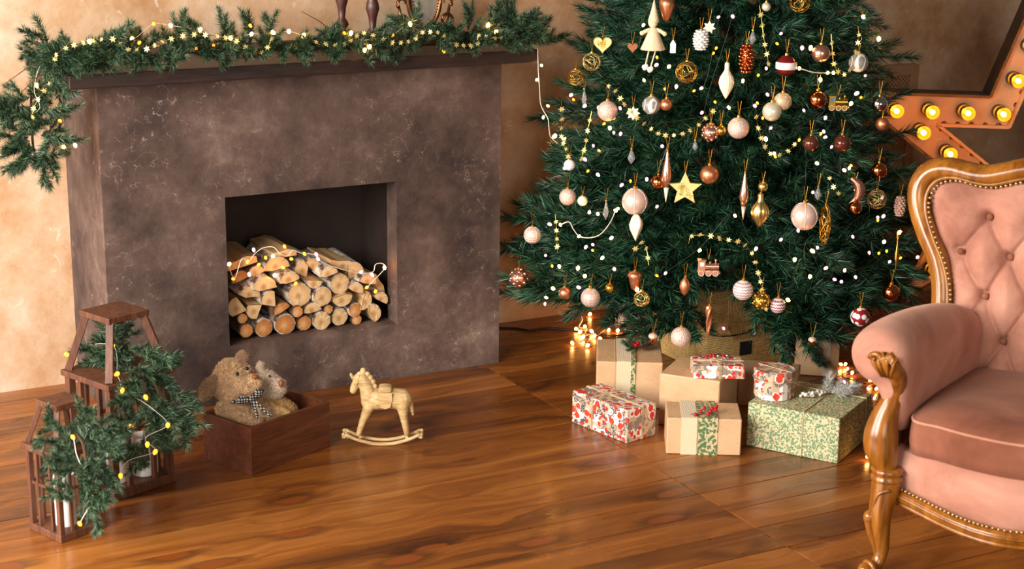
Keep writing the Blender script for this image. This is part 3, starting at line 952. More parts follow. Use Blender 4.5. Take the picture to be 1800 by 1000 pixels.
turned(1336, 370, 33, 62, TEAR, 'gold_pale', 'ribbed gold onion drop beside a pink tipped spindle', 'onion_ornament', lobes=10, amp=.06, twist=.3)
turned(1118, 400, 24, 48, [(.05, -1), (.3, -.7), (.85, -.1), (1, .25), (.85, .6), (.45, .9), (.2, 1)], 'ivory', 'twisted ivory drop hanging under the large panelled bauble', 'twisted_drop', lobes=4, amp=.16, twist=1.2)
turned(1172, 17, 28, 44, [(.1, -1), (.45, -.75), (.75, -.2), (1, .35), (.95, .7), (.6, .95), (.2, 1)], 'copper_satin', 'satin copper strawberry cone beside the doll hat', 'cone_ornament')
turned(1116, 493, 25, 36, [(.1, -1), (.5, -.8), (.72, -.2), (.85, .25), (1, .5), (.8, .8), (.25, 1)], 'copper_satin', 'peach copper pear near a pink light at the low left branches', 'pear_ornament')
turned(1204, 503, 20, 34, [(.1, -1), (.6, -.7), (1, -.1), (.8, .5), (.3, .9), (.15, 1)], 'copper_satin', 'copper drop half hidden left of the pink locomotive', 'drop_ornament')
turned(1246, 565, 14, 60, [(.1, -1), (.45, -.6), (.75, 0), (1, .6), (.8, .9), (.3, 1)], 'copper_satin', 'twisted copper icicle in front of the jute box', 'icicle_ornament', lobes=3, amp=.25, twist=5)
for px, py, h, lab in [(1323, 66, 24, 'clear crystal drop beside the copper pinecone'), (1438, 340, 24, 'clear crystal drop above the gold wire drop'), (1222, 256, 18, 'tiny clear crystal left of the hammered pair'),
                       (1065, 370, 34, 'slim clear glass icicle left of the panelled bauble'), (1110, 275, 26, 'thin clear icicle in the middle left branches'), (1027, 172, 30, 'clear glass drop under the gold wire balls')]:
    turned(px, py, h * .5 if h < 30 else 9, h, [(.1, -1), (.7, -.6), (1, -.2), (.6, .4), (.2, .9), (.1, 1)], 'clear_glass', lab, 'crystal_drop', lobes=6, amp=.06)
for px, py, s, lab in [(1148, 592, 15, 'small copper acorn hanging over the tall kraft gift'), (1428, 598, 13, 'small copper acorn over the leaning kraft gift')]:
    t_, u = ornament('acorn_ornament', lab, px, py); r = s * u / 2
    MB().lathe([(.05 * r, -1.7 * r), (.5 * r, -1.3 * r), (.95 * r, -.5 * r), (r, 0)], 14).build('nut', 'copper', t_, smooth=True)
    MB().lathe([(1.12 * r, -.1 * r), (1.15 * r, .2 * r), (.9 * r, .65 * r), (.3 * r, .9 * r)], 14, lobes=7, amp=.04).build('cup', 'glitter_pink', t_, smooth=True)
    string_part(t_, .85 * r, .05, .01)
cone_ornament(1232, 70, 26, 36, 'white_glitter', 'white glittering pinecone under a white wooden snowflake')
cone_ornament(1312, 102, 26, 52, 'copper', 'mirror copper pinecone right of the ivory teardrop')
cone_ornament(1582, 362, 19, 36, 'rose_satin', 'pink frosted pinecone touching the armchair frame')
HEART = [(math.sin(a) ** 3 * 16, 13 * math.cos(a) - 5 * math.cos(2 * a) - 2 * math.cos(3 * a) - math.cos(4 * a)) for a in [2 * PI * i / 28 for i in range(28)]]
HEART = [(x, y) for x, y in reversed(HEART)]
flat_ornament(1059, 77, HEART, .022, 'gold_flower', 'gold filigree heart at the upper left of the tree', 'heart_ornament', scroll='gold_pale')
flat_ornament(1112, 83, [(x * .58, y * .58) for x, y in HEART], .006, 'felt_brown', 'small plain brown heart beside the doll skirt', 'heart_ornament')
flat_ornament(1204, 332, star_poly(5, 30, 14), .012, 'gold_flower', 'gold filigree five-pointed star next to the copper spindle', 'star_ornament', scroll='gold_pale')
flat_ornament(1247, 48, star_poly(7, 12, 7), .004, 'ivory', 'small white wooden snowflake above the white pinecone', 'snowflake_ornament')
flat_ornament(1113, 199, star_poly(8, 13, 8), .004, 'ivory', 'white wooden snowflake on the long flower chain swag', 'snowflake_ornament')
flat_ornament(1183, 82, [(-5, -11), (5, -11), (5, 5), (0, 13), (-5, 5)], .012, 'white_glitter', 'tiny white house between the doll and the white pinecone', 'house_ornament')
# crescent moon
t_, u = ornament('moon_ornament', 'copper crescent moon with a face profile near the armchair', 1503, 338)
m = MB()
pts = [(-16 + 24 * math.cos(a), 0, 2 + 23 * math.sin(a)) for a in [math.radians(k) for k in range(-75, 76, 10)]]
m.tube([(x * u, y_ * u, z_ * u) for x, y_, z_ in pts], [u * max(.8, 9.5 * math.sin(PI * (i + .4) / 16) ** .8) for i in range(16)], 12, ref=(0, 1, 0))
m.ball((0 * u, 0, 4 * u), (3.4 * u, 3 * u, 3 * u)); m.build('crescent', 'rose_gold', t_, smooth=True); string_part(t_, 20 * u, .03)


def train(px, py, w_px, mat, label, window):
    t, u = ornament('locomotive_ornament', label, px, py); k = w_px * u / 40
    e = lambda *a: tuple(x * k for x in a)
    MB().box(e(0, 0, -6), e(38, 12, 4)).build('chassis', mat, t, bevel=.001)
    MB().box(e(-12, 0, 4), e(13, 13, 18)).box(e(-12, 0, 14), e(16, 15, 2)).build('cab', mat, t, bevel=.001)
    MB().tube([e(-6, 0, 2), e(18, 0, 2)], 6 * k, 14).build('boiler', mat, t, smooth=True, sharp=.7)
    MB().lathe([(1.8 * k, 7 * k), (1.8 * k, 12 * k), (3 * k, 15 * k)], 10, e(13, 0, 0)).lathe([(2 * k, 7 * k), (2 * k, 10 * k), (.6 * k, 11 * k)], 10, e(3, 0, 0)).build('chimney', mat, t, smooth=True)
    MB().box(e(-12, -6.6, 7), e(7, .6, 7)).build('cab_window', window, t)
    for x in (-13, 0, 12):
        MB().tube([e(x, 5.5, -9), e(x, 8, -9)], 5 * k, 14).build('wheel', mat, t, smooth=True, sharp=.7)
        wo = MB().tube([e(x, -8, -9), e(x, -5.5, -9)], 5 * k, 14).build('wheel', mat, t, smooth=True, sharp=.7)
        MB().tube([(5 * k * math.cos(a) + x * k, -8.2 * k, -9 * k + 5 * k * math.sin(a)) for a in [2 * PI * i / 14 for i in range(14)]], .0008, 4, closed=True).build('wheel_rim', 'ivory', wo)
    MB().bar(e(19, -6, -9), e(22, 6, -9), 3 * k, 3 * k).build('cow_catcher', mat, t)
    string_part(t, 15 * k, .035)


train(1473, 181, 36, 'gold', 'gold toy locomotive with a blue cab window', 'blue_paint')
train(1245, 470, 40, 'rose_gold', 'rose gold toy locomotive in the middle of the lower branches', 'ivory')

# rag doll with pointed hat
t_, u = ornament('doll_ornament', 'cream cloth doll in pointed hat with pompom feet', 1148, 66, off=.07)
e = lambda *a: tuple(x * u for x in a)
MB().lathe([(22 * u, -21 * u), (20 * u, -17 * u), (13 * u, 0), (8 * u, 13 * u), (5 * u, 18 * u)], 20, lobes=7, amp=.05).build('dress', 'cloth_cream', t_, smooth=True)
MB().ball(e(-1, 0, 26), e(8.5, 8, 9)).build('head', 'cloth_cream', t_, smooth=True)
MB().lathe([(10 * u, 27 * u), (9 * u, 33 * u), (5 * u, 48 * u), (.8 * u, 66 * u)], 14).build('hat', 'cloth_cream', t_, smooth=True)
for s, hx, hz in ((-1, -20, 8), (1, 20, 7)):
    MB().tube(bez([e(5 * s, -1, 14), e(12 * s, -3, 12), e(hx, -4, hz)], 4), [3.6 * u] * 8 + [4.4 * u], 8).ball(e(hx, -4, hz), 4.2 * u, 8, 6).build('arm', 'cloth_cream', t_, smooth=True)
for x0, x1, zf in ((-6, -13, -52), (6, -4, -56)):
    lg = MB().tube([e(x0, 0, -20), e(x1, -3, zf)], 1.3 * u, 6).build('leg', 'cloth_cream', t_, smooth=True)
    m = MB(); q = random.Random(int(x0))
    for i in range(7): m.ball(e(x1 + q.uniform(-3, 3), -3 + q.uniform(-3, 3), zf + q.uniform(-5, 4)), 4.2 * u, 8, 6)
    m.build('pompom', 'pompom', lg, smooth=True)
string_part(t_, 64 * u, .03)

# ------------------------------------------------------------------ fairy lights and flower chains
BULB = {}
for k in ('bulb_warm', 'bulb_pink', 'bulb_amber'):
    BULB[k] = MB().lathe([(.0010, -.0052), (.0028, -.0032), (.0037, 0), (.0029, .003), (.001, .0044)], 8).mesh('bulb', k, True)


def light_string(name, label, pts, bulbs, wire, wr=.0011, group=None, jit=0., seg=5, wiremat=None):
    """bulbs: list of (world point, material, scale)"""
    o = Vector(pts[0]); t = thing(name, label, 'string lights', o, 0, group)
    MB().tube([p - o for p in bez(pts, seg)], wr, 4).build('wire', wire, t)
    q = random.Random(len(pts))
    for p, mt, sc in bulbs:
        M = Euler((q.uniform(-1, 1), q.uniform(-1, 1), q.uniform(0, 6))).to_matrix().to_4x4() @ Matrix.Scale(sc, 4); M.translation = Vector(p) - o
        place('bulb', BULB[mt], t, M)
    return t


TL = [[(1131, 44), (1154, 114), (1176, 117), (1132, 141), (1189, 152), (1233, 155), (1263, 30), (1288, 29), (1234, 198), (1281, 189), (1306, 142), (1347, 120), (1373, 59)],
      [(1004, 167), (1028, 186), (1052, 189), (1090, 190), (1072, 225), (1079, 233), (1091, 235), (1043, 256), (1028, 280), (992, 296), (1051, 307), (1093, 325), (1137, 315), (1164, 257)],
      [(1410, 84), (1425, 84), (1442, 140), (1413, 194), (1349, 166), (1327, 186), (1355, 225), (1346, 244), (1361, 270), (1451, 207), (1448, 231), (1451, 241), (1462, 258), (1496, 182), (1506, 164), (1521, 133)],
      [(966, 394), (1036, 373), (1051, 376), (1086, 367), (1155, 363), (1075, 418), (1042, 430), (1030, 434), (1059, 453), (1016, 471), (983, 468), (959, 449), (972, 507), (960, 523), (958, 534)],
      [(1017, 505), (1028, 485), (1080, 473), (1120, 509), (1170, 480), (1230, 440), (1292, 379), (1329, 437), (1373, 421), (1397, 456), (1403, 405), (1429, 338), (1436, 287), (1484, 299), (1493, 295)],
      [(1551, 348), (1553, 380), (1543, 382), (1499, 416), (1528, 444), (1554, 425), (1564, 460), (1613, 452), (1504, 487), (1485, 475), (1479, 495), (1467, 491), (1452, 471), (1437, 435), (1428, 441), (1424, 486), (1385, 527)]]
names_ = ['lights winding around the doll and ivory teardrop', 'lights among the left flower strands of the tree', 'lights around the gold locomotive', 'lights on the wide low left branches',
          'lights from the copper pear across to the largest pink bauble', 'lights in the dark branches beside the armchair']
lr = random.Random(5)
for grp, nm in zip(TL, names_):
    pts = []; bl = []
    for px, py in grp:
        p = tree_pt(px, py, .035); pts.append(p + (Vector((AX.x, AX.y, p.z)) - p).normalized() * .06)
        bl.append((p, lr.choice(['bulb_pink', 'bulb_pink', 'bulb_warm']), lr.uniform(1.25, 1.75)))
    for i in range(len(grp) - 1):
        if lr.random() < .35:
            a, b = grp[i], grp[i + 1]; f = lr.uniform(.3, .7)
            bl.append((tree_pt(a[0] + (b[0] - a[0]) * f + lr.uniform(-15, 15), a[1] + (b[1] - a[1]) * f + lr.uniform(-15, 15), -.03), 'bulb_amber', 1.2))
    light_string('fairy_lights', 'pinkish fairy ' + nm, pts, bl, 'wire_green')

pts = []; bl = []
for i in range(26):
    a = heading_cam + 1.9 + i * .42; zz = .45 + .055 * i; r_ = tree_r(zz) - .04
    if AX.y + r_ * math.sin(a) > WALL_Y - .1: r_ = (WALL_Y - .1 - AX.y) / math.sin(a)
    p = Vector((AX.x + r_ * math.cos(a), AX.y + r_ * math.sin(a), zz)); pts.append(p)
    if math.cos(a - heading_cam) < .25: bl.append((p, 'bulb_warm', 2.0))
light_string('fairy_lights', 'warm fairy lights winding round the wall side of the tree', pts, bl, 'wire_green')

FLOW = MB().prism(star_poly(6, .0105, .0048), -.0009, .0009, FRONT)
FLOW = FLOW.mesh('flower', 'gold_flower')


def flower_chain(label, pix, wp=None, step=.027, off=.06, fn=None):
    P = [fn(*q) if fn else tree_pt(q[0], q[1], off) for q in pix] if wp is None else wp
    C_ = bez(P, 6); o = C_[0]; t = thing('flower_chain', label, 'garland', o)
    MB().tube([p - o for p in C_], .0008, 4).build('cord', 'gold', t)
    acc = 0; q = random.Random(len(pix) if pix else 3)
    for i in range(1, len(C_)):
        acc += (C_[i] - C_[i - 1]).length
        if acc > step:
            acc = 0; M = Matrix.Rotation(CAMROT + q.uniform(-.7, .7), 4, 'Z') @ Matrix.Rotation(q.uniform(-.6, .6), 4, 'X') @ Matrix.Rotation(q.uniform(0, 2), 4, 'Y') @ Matrix.Scale(q.uniform(.8, 1.15), 4)
            M.translation = C_[i] - o; place('flower', FLOW, t, M)


for lab, pix in [('long gold flower chain swagged under the grey swirl bauble', [(1060, 145), (1082, 160), (1095, 180), (1115, 203), (1150, 230), (1170, 238), (1200, 235), (1225, 222), (1243, 205), (1262, 188)]),
                 ('gold flower strand hanging at the tree edge next to the bare wall', [(987, 178), (988, 210), (987, 240), (995, 262), (1000, 280)]),
                 ('gold flower strand below the pink glitter bauble at upper left', [(1040, 196), (1033, 230), (1029, 255), (1022, 280)]),
                 ('gold flower chain swagged below the pearl bauble', [(1328, 190), (1333, 225), (1345, 258), (1360, 273), (1382, 268), (1402, 248)]),
                 ('gold flower strand falling beside the copper pinecone', [(1335, 10), (1340, 45), (1343, 70), (1348, 95), (1352, 118)]),
                 ('gold flower strand left of the upper grey swirl bauble', [(1461, 60), (1463, 85), (1466, 112), (1478, 130), (1490, 128), (1500, 113)]),
                 ('gold flower strand at the right tree edge above the wall grille', [(1508, 46), (1510, 65), (1506, 85), (1502, 100)]),
                 ('gold flower chain looping over the rose locomotive down to the gold bauble', [(1210, 428), (1216, 415), (1240, 413), (1270, 420), (1302, 426), (1322, 445), (1330, 470), (1338, 500), (1342, 528), (1348, 548)]),
                 ('short gold flower strand below the twisted ivory drop', [(1110, 452), (1117, 437), (1130, 426), (1137, 440), (1140, 465)]),
                 ('gold flower strand on the outermost left branch by the checked bauble', [(976, 376), (978, 398), (979, 420), (980, 444)]),
                 ('gold flower strand leading to the copper moon', [(1452, 296), (1462, 322), (1472, 338), (1486, 345)])]:
    flower_chain(lab, pix)

# ------------------------------------------------------------------ mantel: garland, candlesticks, mirror
GP = [(-1.635, .05, .87), (-1.655, .05, .93), (-1.655, .05, 1.02), (-1.65, .04, 1.11), (-1.60, .0, 1.20), (-1.52, -.05, 1.225), (-1.4, -.08, 1.225), (-1.1, -.075, 1.228), (-.8, -.075, 1.225), (-.5, -.075, 1.225), (-.2, -.075, 1.225), (0, -.075, 1.23), (.05, -.07, 1.235)]


def pine_garland(label, pts, n, seed, out, jit=.025, scale=(.8, 1.15), name='pine_garland', sprigs=SPRIG, cat='garland'):
    """sprigs along a path; out(i, t) gives the mean outward direction"""
    C_ = bez(pts, 10); o = C_[0].copy(); g = thing(name, label, cat, o); q = random.Random(seed)
    MB().tube([p - o for p in C_], .004, 6).build('stem', 'twig', g)
    for i in range(n):
        t = (i + q.random()) / n * (len(C_) - 1.001); k = int(t); p = C_[k].lerp(C_[k + 1], t - k)
        d = out(t / (len(C_) - 1), q)
        if d is None: continue
        place('sprig', q.choice(sprigs), g, frame_to(d, loc=p - o + Vector((q.uniform(-jit, jit), q.uniform(-jit, jit), q.uniform(-.01, jit))), scale=q.uniform(*scale), roll=q.uniform(-3, 3)))
    return g


def out_mantel(t, q):
    a = q.uniform(-1.3, 1.5)                       # from forward over the top to the back
    if t < .34:                                    # the end that hangs down
        if q.random() < .6: return None
        return Vector((q.uniform(-1, .7), q.uniform(-.5, .3), q.uniform(-.8, .5)))
    f = Vector((q.uniform(-.9, .9), -math.cos(a), math.sin(a) * .5))
    if f.z < -.1: f.z = q.uniform(-.12, .2)
    return f


mg = pine_garland('lush green pine garland lying along the mantel and hanging over its end', GP, 250, 5, out_mantel, scale=(.65, 1.0))
o0 = Vector(bez(GP, 10)[0])
for px, py, ox, oy in [(300, 70, .0, -.09), (440, 12, 0, -.07), (480, 15, .01, -.06), (335, 22, .03, -.05), (385, 20, -.01, -.05), (975, 35, .05, -.035), (995, 72, .07, .0), (70, 300, -.02, .08), (140, 205, .07, .01), (140, 265, .07, .03), (20, 215, -.07, .0), (95, 75, -.02, -.06), (250, 45, .0, -.06)]:
    tip = at_y(px, py, -.03); base = at_y(px - ox * 900, py - oy * 900, -.03)
    place('sprig', SPRIG[px % 6], mg, frame_to(tip - base, loc=tip - (tip - base).normalized() * .15 - o0, scale=.95))
for p0, p1 in [((95, 95), (5, 150)), ((150, 95), (58, 73)), ((592, 62), (530, 20)), ((95, 115), (35, 165))]:
    a, b = at_y(*p0, -.06), at_y(*p1, -.09)
    MB().tube([a - o0, a.lerp(b, .5) - o0 + Vector((0, 0, .008)), b - o0], [.0022, .0018, .001], 5).build('bare_twig', 'bare_twig', mg)

MB_P = [(60, 290), (100, 265), (45, 215), (70, 190), (60, 155), (80, 105), (157, 75), (200, 70), (235, 68), (270, 42), (300, 45), (352, 53), (405, 68), (442, 60), (480, 58), (508, 55), (535, 63), (575, 70), (617, 58), (650, 83), (680, 70), (722, 42), (760, 60), (800, 80), (858, 45), (872, 56), (905, 66), (940, 57), (951, 55)]
gy = lambda x, y_, Y: (.0 if y_ > 95 and x < 150 else Y)
pts = [at_y(x, y_, gy(x, y_, -.12)) for x, y_ in MB_P]
bl = [(at_y(x, y_, gy(x, y_, -.15)), 'bulb_warm', 1.7) for x, y_ in [(65, 150), (157, 73), (232, 68), (352, 52), (405, 67), (480, 57), (508, 55), (534, 62), (617, 58), (650, 82), (641, 88), (721, 42), (858, 44), (872, 56), (951, 55), (941, 57), (300, 45), (442, 60), (112, 258), (132, 255), (80, 107)]]
bl += [(at_y(x, y_, gy(x, y_, -.14)), 'bulb_amber', 1.4) for x, y_ in [(270, 42), (195, 88), (108, 107), (245, 75), (375, 80), (440, 45), (560, 75), (605, 58), (690, 62), (800, 62), (855, 70), (780, 90), (345, 85), (105, 212)]]
light_string('fairy_lights', 'warm fairy lights threaded through the mantel garland', pts, bl, 'wire_clear', .001)
for lab, pix in [('gold flower chain woven along the mantel garland near its hanging end', [(60, 225), (58, 195), (70, 170), (95, 135), (105, 90), (190, 68), (218, 83), (232, 88), (258, 86), (272, 80), (290, 72), (328, 62), (368, 62), (410, 70), (440, 88), (455, 92), (466, 90), (478, 68)]),
                 ('gold flower chain woven along the mantel garland below the mirror', [(545, 65), (560, 75), (605, 78), (640, 58), (690, 75), (728, 70), (738, 58), (775, 58), (790, 75), (815, 80), (838, 78), (842, 62), (870, 68), (895, 62), (915, 68)])]:
    flower_chain(lab, pix, fn=lambda x, y_: at_y(x, y_, gy(x, y_, -.19) - (.04 if y_ > 95 and x < 150 else 0)), step=.026)
# clear string dropping from the shelf end to the tree
pts = [Vector((.078, -.125, 1.185)), at_y(946, 118, -.13), at_y(948, 150, -.13), at_y(951, 185, -.13), at_y(963, 208, -.14), at_y(965, 225, -.15), at_y(968, 240, -.15), at_y(980, 252, -.16)]
light_string('fairy_lights', 'clear wired fairy lights dropping from the mantel end to the tree', pts, [(at_y(x, y_, -.13), 'bulb_warm', 1.3) for x, y_ in [(952, 115), (944, 140), (963, 186), (955, 206)]], 'wire_clear', .0017)
for lab, pix in [('clear cord of lights curling over the low left branches', [(985, 395), (1000, 390), (1008, 403), (1018, 415), (1035, 418), (1055, 412), (1072, 392), (1082, 370)]),
                 ('clear cord of lights below the dark red belted bauble', [(1405, 120), (1425, 126), (1438, 128), (1455, 128), (1465, 128)])]:
    light_string('fairy_lights', lab, [tree_pt(x, y_, .05) for x, y_ in pix], [(tree_pt(x, y_, .055), 'bulb_warm', 1.4) for x, y_ in (pix[0], pix[3], pix[-1])], 'wire_clear', .0017)
CANDLE = [(.045, 0), (.045, .012), (.02, .022), (.014, .035), (.024, .05), (.02, .062), (.011, .075), (.015, .11), (.024, .14), (.021, .16), (.011, .185), (.018, .2), (.013, .21), (.014, .26), (.022, .28), (.026, .29)]
for px, Y, dz, lab in [(655, .12, 0, 'turned brown wooden candlestick nearest the mirror frame'), (601, .2, .03, 'turned brown wooden candlestick farther from the mirror frame')]:
    p = at_y(px, 30, Y); t_ = thing('candlestick', lab, 'candlestick', (p.x, Y, SH), 0)
    MB().lathe([(r_, z_ + (dz if z_ > .02 else 0)) for r_, z_ in CANDLE], 18).build('turned_post', 'turned_wood', t_, smooth=True)
    MB().lathe([(.012, .285 + dz), (.012, .4 + dz), (.003, .405 + dz)], 12).build('candle', 'candle_wax', t_, smooth=True, sharp=.8)
# oval mirror on scroll feet
p = at_y(746, 35, .16); t_ = thing('oval_mirror', 'ornate bronze oval mirror frame with scrolls standing on the mantel', 'mirror', (p.x, .16, SH))
oz = .165; A, B = .062, .105
MB().tube([(A * math.cos(a), 0, oz + B * math.sin(a)) for a in [2 * PI * i / 48 for i in range(48)]], .009, 10, closed=True).build('oval_frame', 'bronze', t_, smooth=True)
m = MB()
for i in range(56):
    a = 2 * PI * i / 56; m.ball(((A - .011) * math.cos(a), -.006, oz + (B - .011) * math.sin(a)), .0034, 6, 5)
tag(m.build('beading', 'bronze', t_, smooth=True), kind='stuff')
MB().tube([(A * .93 * math.cos(a), 0.002, oz + B * .95 * math.sin(a)) for a in [2 * PI * i / 40 for i in range(40)]], .002, 4, closed=True)
MB().prism([((A - .003) * math.cos(a), oz + (B - .003) * math.sin(a)) for a in [2 * PI * i / 40 for i in range(40)]], -.003, 0, Matrix.Rotation(PI / 2, 4, 'X')).build('glass', 'mirror_glass', t_)
for s in (-1, 1):
    m = MB()
    for c0, r0, a0, a1 in [((.085, .085), .026, -.4, 4.6), ((.078, .03), .024, 1.2, 6.0), ((.088, .15), .02, -.8, 3.4), ((.082, .2), .024, .2, 4.6)]:
        m.tube([(s * (c0[0] + r0 * (1 - .45 * k / 16) * math.cos(a0 + (a1 - a0) * k / 16)), -.004, c0[1] + r0 * (1 - .45 * k / 16) * math.sin(a0 + (a1 - a0) * k / 16)) for k in range(17)], [.007 - .0002 * k for k in range(17)], 8)
    m.build('scroll', 'bronze', t_, smooth=True)
    MB().tube([(s * .04, 0, .01), (s * .06, 0, .05), (s * .09, 0, .09), (s * .1, 0, .14)], [.007, .009, .008, .005], 8).build('bracket', 'bronze', t_, smooth=True)
MB().box((0, 0, .006), (.12, .04, .012)).build('foot', 'bronze', t_, bevel=.003)

# ------------------------------------------------------------------ firewood
LOGY = .045
fr = random.Random(21)


def firewood(px, py, r_px, kind, rot, label, bark='log_bark', end='cut_pale', dy=0.):
    """kind: round | half | wedge | plank. rot in degrees about the log axis"""
    Y = LOGY + dy; p = at_y(px, py, Y); r = r_px * depth_of(p) / F_PX
    q = random.Random(px * 7 + py); L = .30 - dy + q.uniform(-.02, .02)
    t = thing('firewood_log', label, 'log', p, q.uniform(-.05, .05), 'firewood stacked in the fireplace')
    if kind == 'round':
        P = [(r * q.uniform(.94, 1.05) * math.cos(a), r * q.uniform(.94, 1.05) * math.sin(a)) for a in [2 * PI * i / 18 for i in range(18)]]; nbark = 18
    elif kind == 'half':
        P = [(r * math.cos(a) * q.uniform(.96, 1.04), r * .95 * math.sin(a) - r * .25) for a in [PI * i / 11 for i in range(12)]] + [(-r * .4, -r * (.25 + q.uniform(.05, .2))), (r * .4, -r * (.25 + q.uniform(.0, .15)))]; nbark = 11
    elif kind == 'wedge':
        P = [(r * math.cos(a), r * math.sin(a)) for a in [math.radians(20 + 140 * i / 8) for i in range(9)]] + [(q.uniform(-.3, .1) * r, -r * .95)]; nbark = 8
    else:
        P = [(-r * 1.3, -r * .3), (r * 1.3, -r * .42), (r * 1.35, r * .1), (r * .5, r * .42), (-r * .4, r * .3), (-r * 1.25, r * .35)]; nbark = 0
    c, s = math.cos(math.radians(rot)), math.sin(math.radians(rot)); P = [(x * c - z_ * s, x * s + z_ * c) for x, z_ in P]; n = len(P)
    d0 = [q.uniform(-.0012, .0012) for _ in P]
    fr_, bk = [(x, d, z_) for (x, z_), d in zip(P, d0)], [(x * .96 + .004, L, z_ * .96) for x, z_ in P]
    mid = [(x * 1.03, L / 2, z_ * 1.03) for x, z_ in P]

    def side(idx):
        m = MB(); vs = []; fs = []
        for i in idx:
            b = len(vs); j = (i + 1) % n; vs += [fr_[i], fr_[j], mid[j], mid[i], bk[j], bk[i]]; fs += [(b, b + 1, b + 2, b + 3), (b + 3, b + 2, b + 4, b + 5)]
        return m.add(vs, fs)
    if nbark:
        mb_ = side(range(nbark))
        for i in range(nbark):
            j = (i + 1) % n; I = .9
            mb_.add([fr_[i], fr_[j], (fr_[j][0] * I, fr_[j][1], fr_[j][2] * I), (fr_[i][0] * I, fr_[i][1], fr_[i][2] * I)], [(0, 3, 2, 1)])
        mb_.build('bark', bark, t)
    if nbark < n: side(range(nbark, n)).build('split_face', 'split_wood', t)
    fr_ = [(x * .93, y_ - .0015, z_ * .93) if nbark else (x, y_, z_) for x, y_, z_ in fr_]
    m = MB(); m.add(fr_ + [(0 if kind == 'round' else sum(x for x, _ in P) / n, -.002, 0 if kind == 'round' else sum(z_ for _, z_ in P) / n)], [(i, (i + 1) % n, n) for i in range(n)])
    m.build('cut_end', end, t); MB().add(bk, [tuple(reversed(range(n)))]).build('cut_end', end, t)


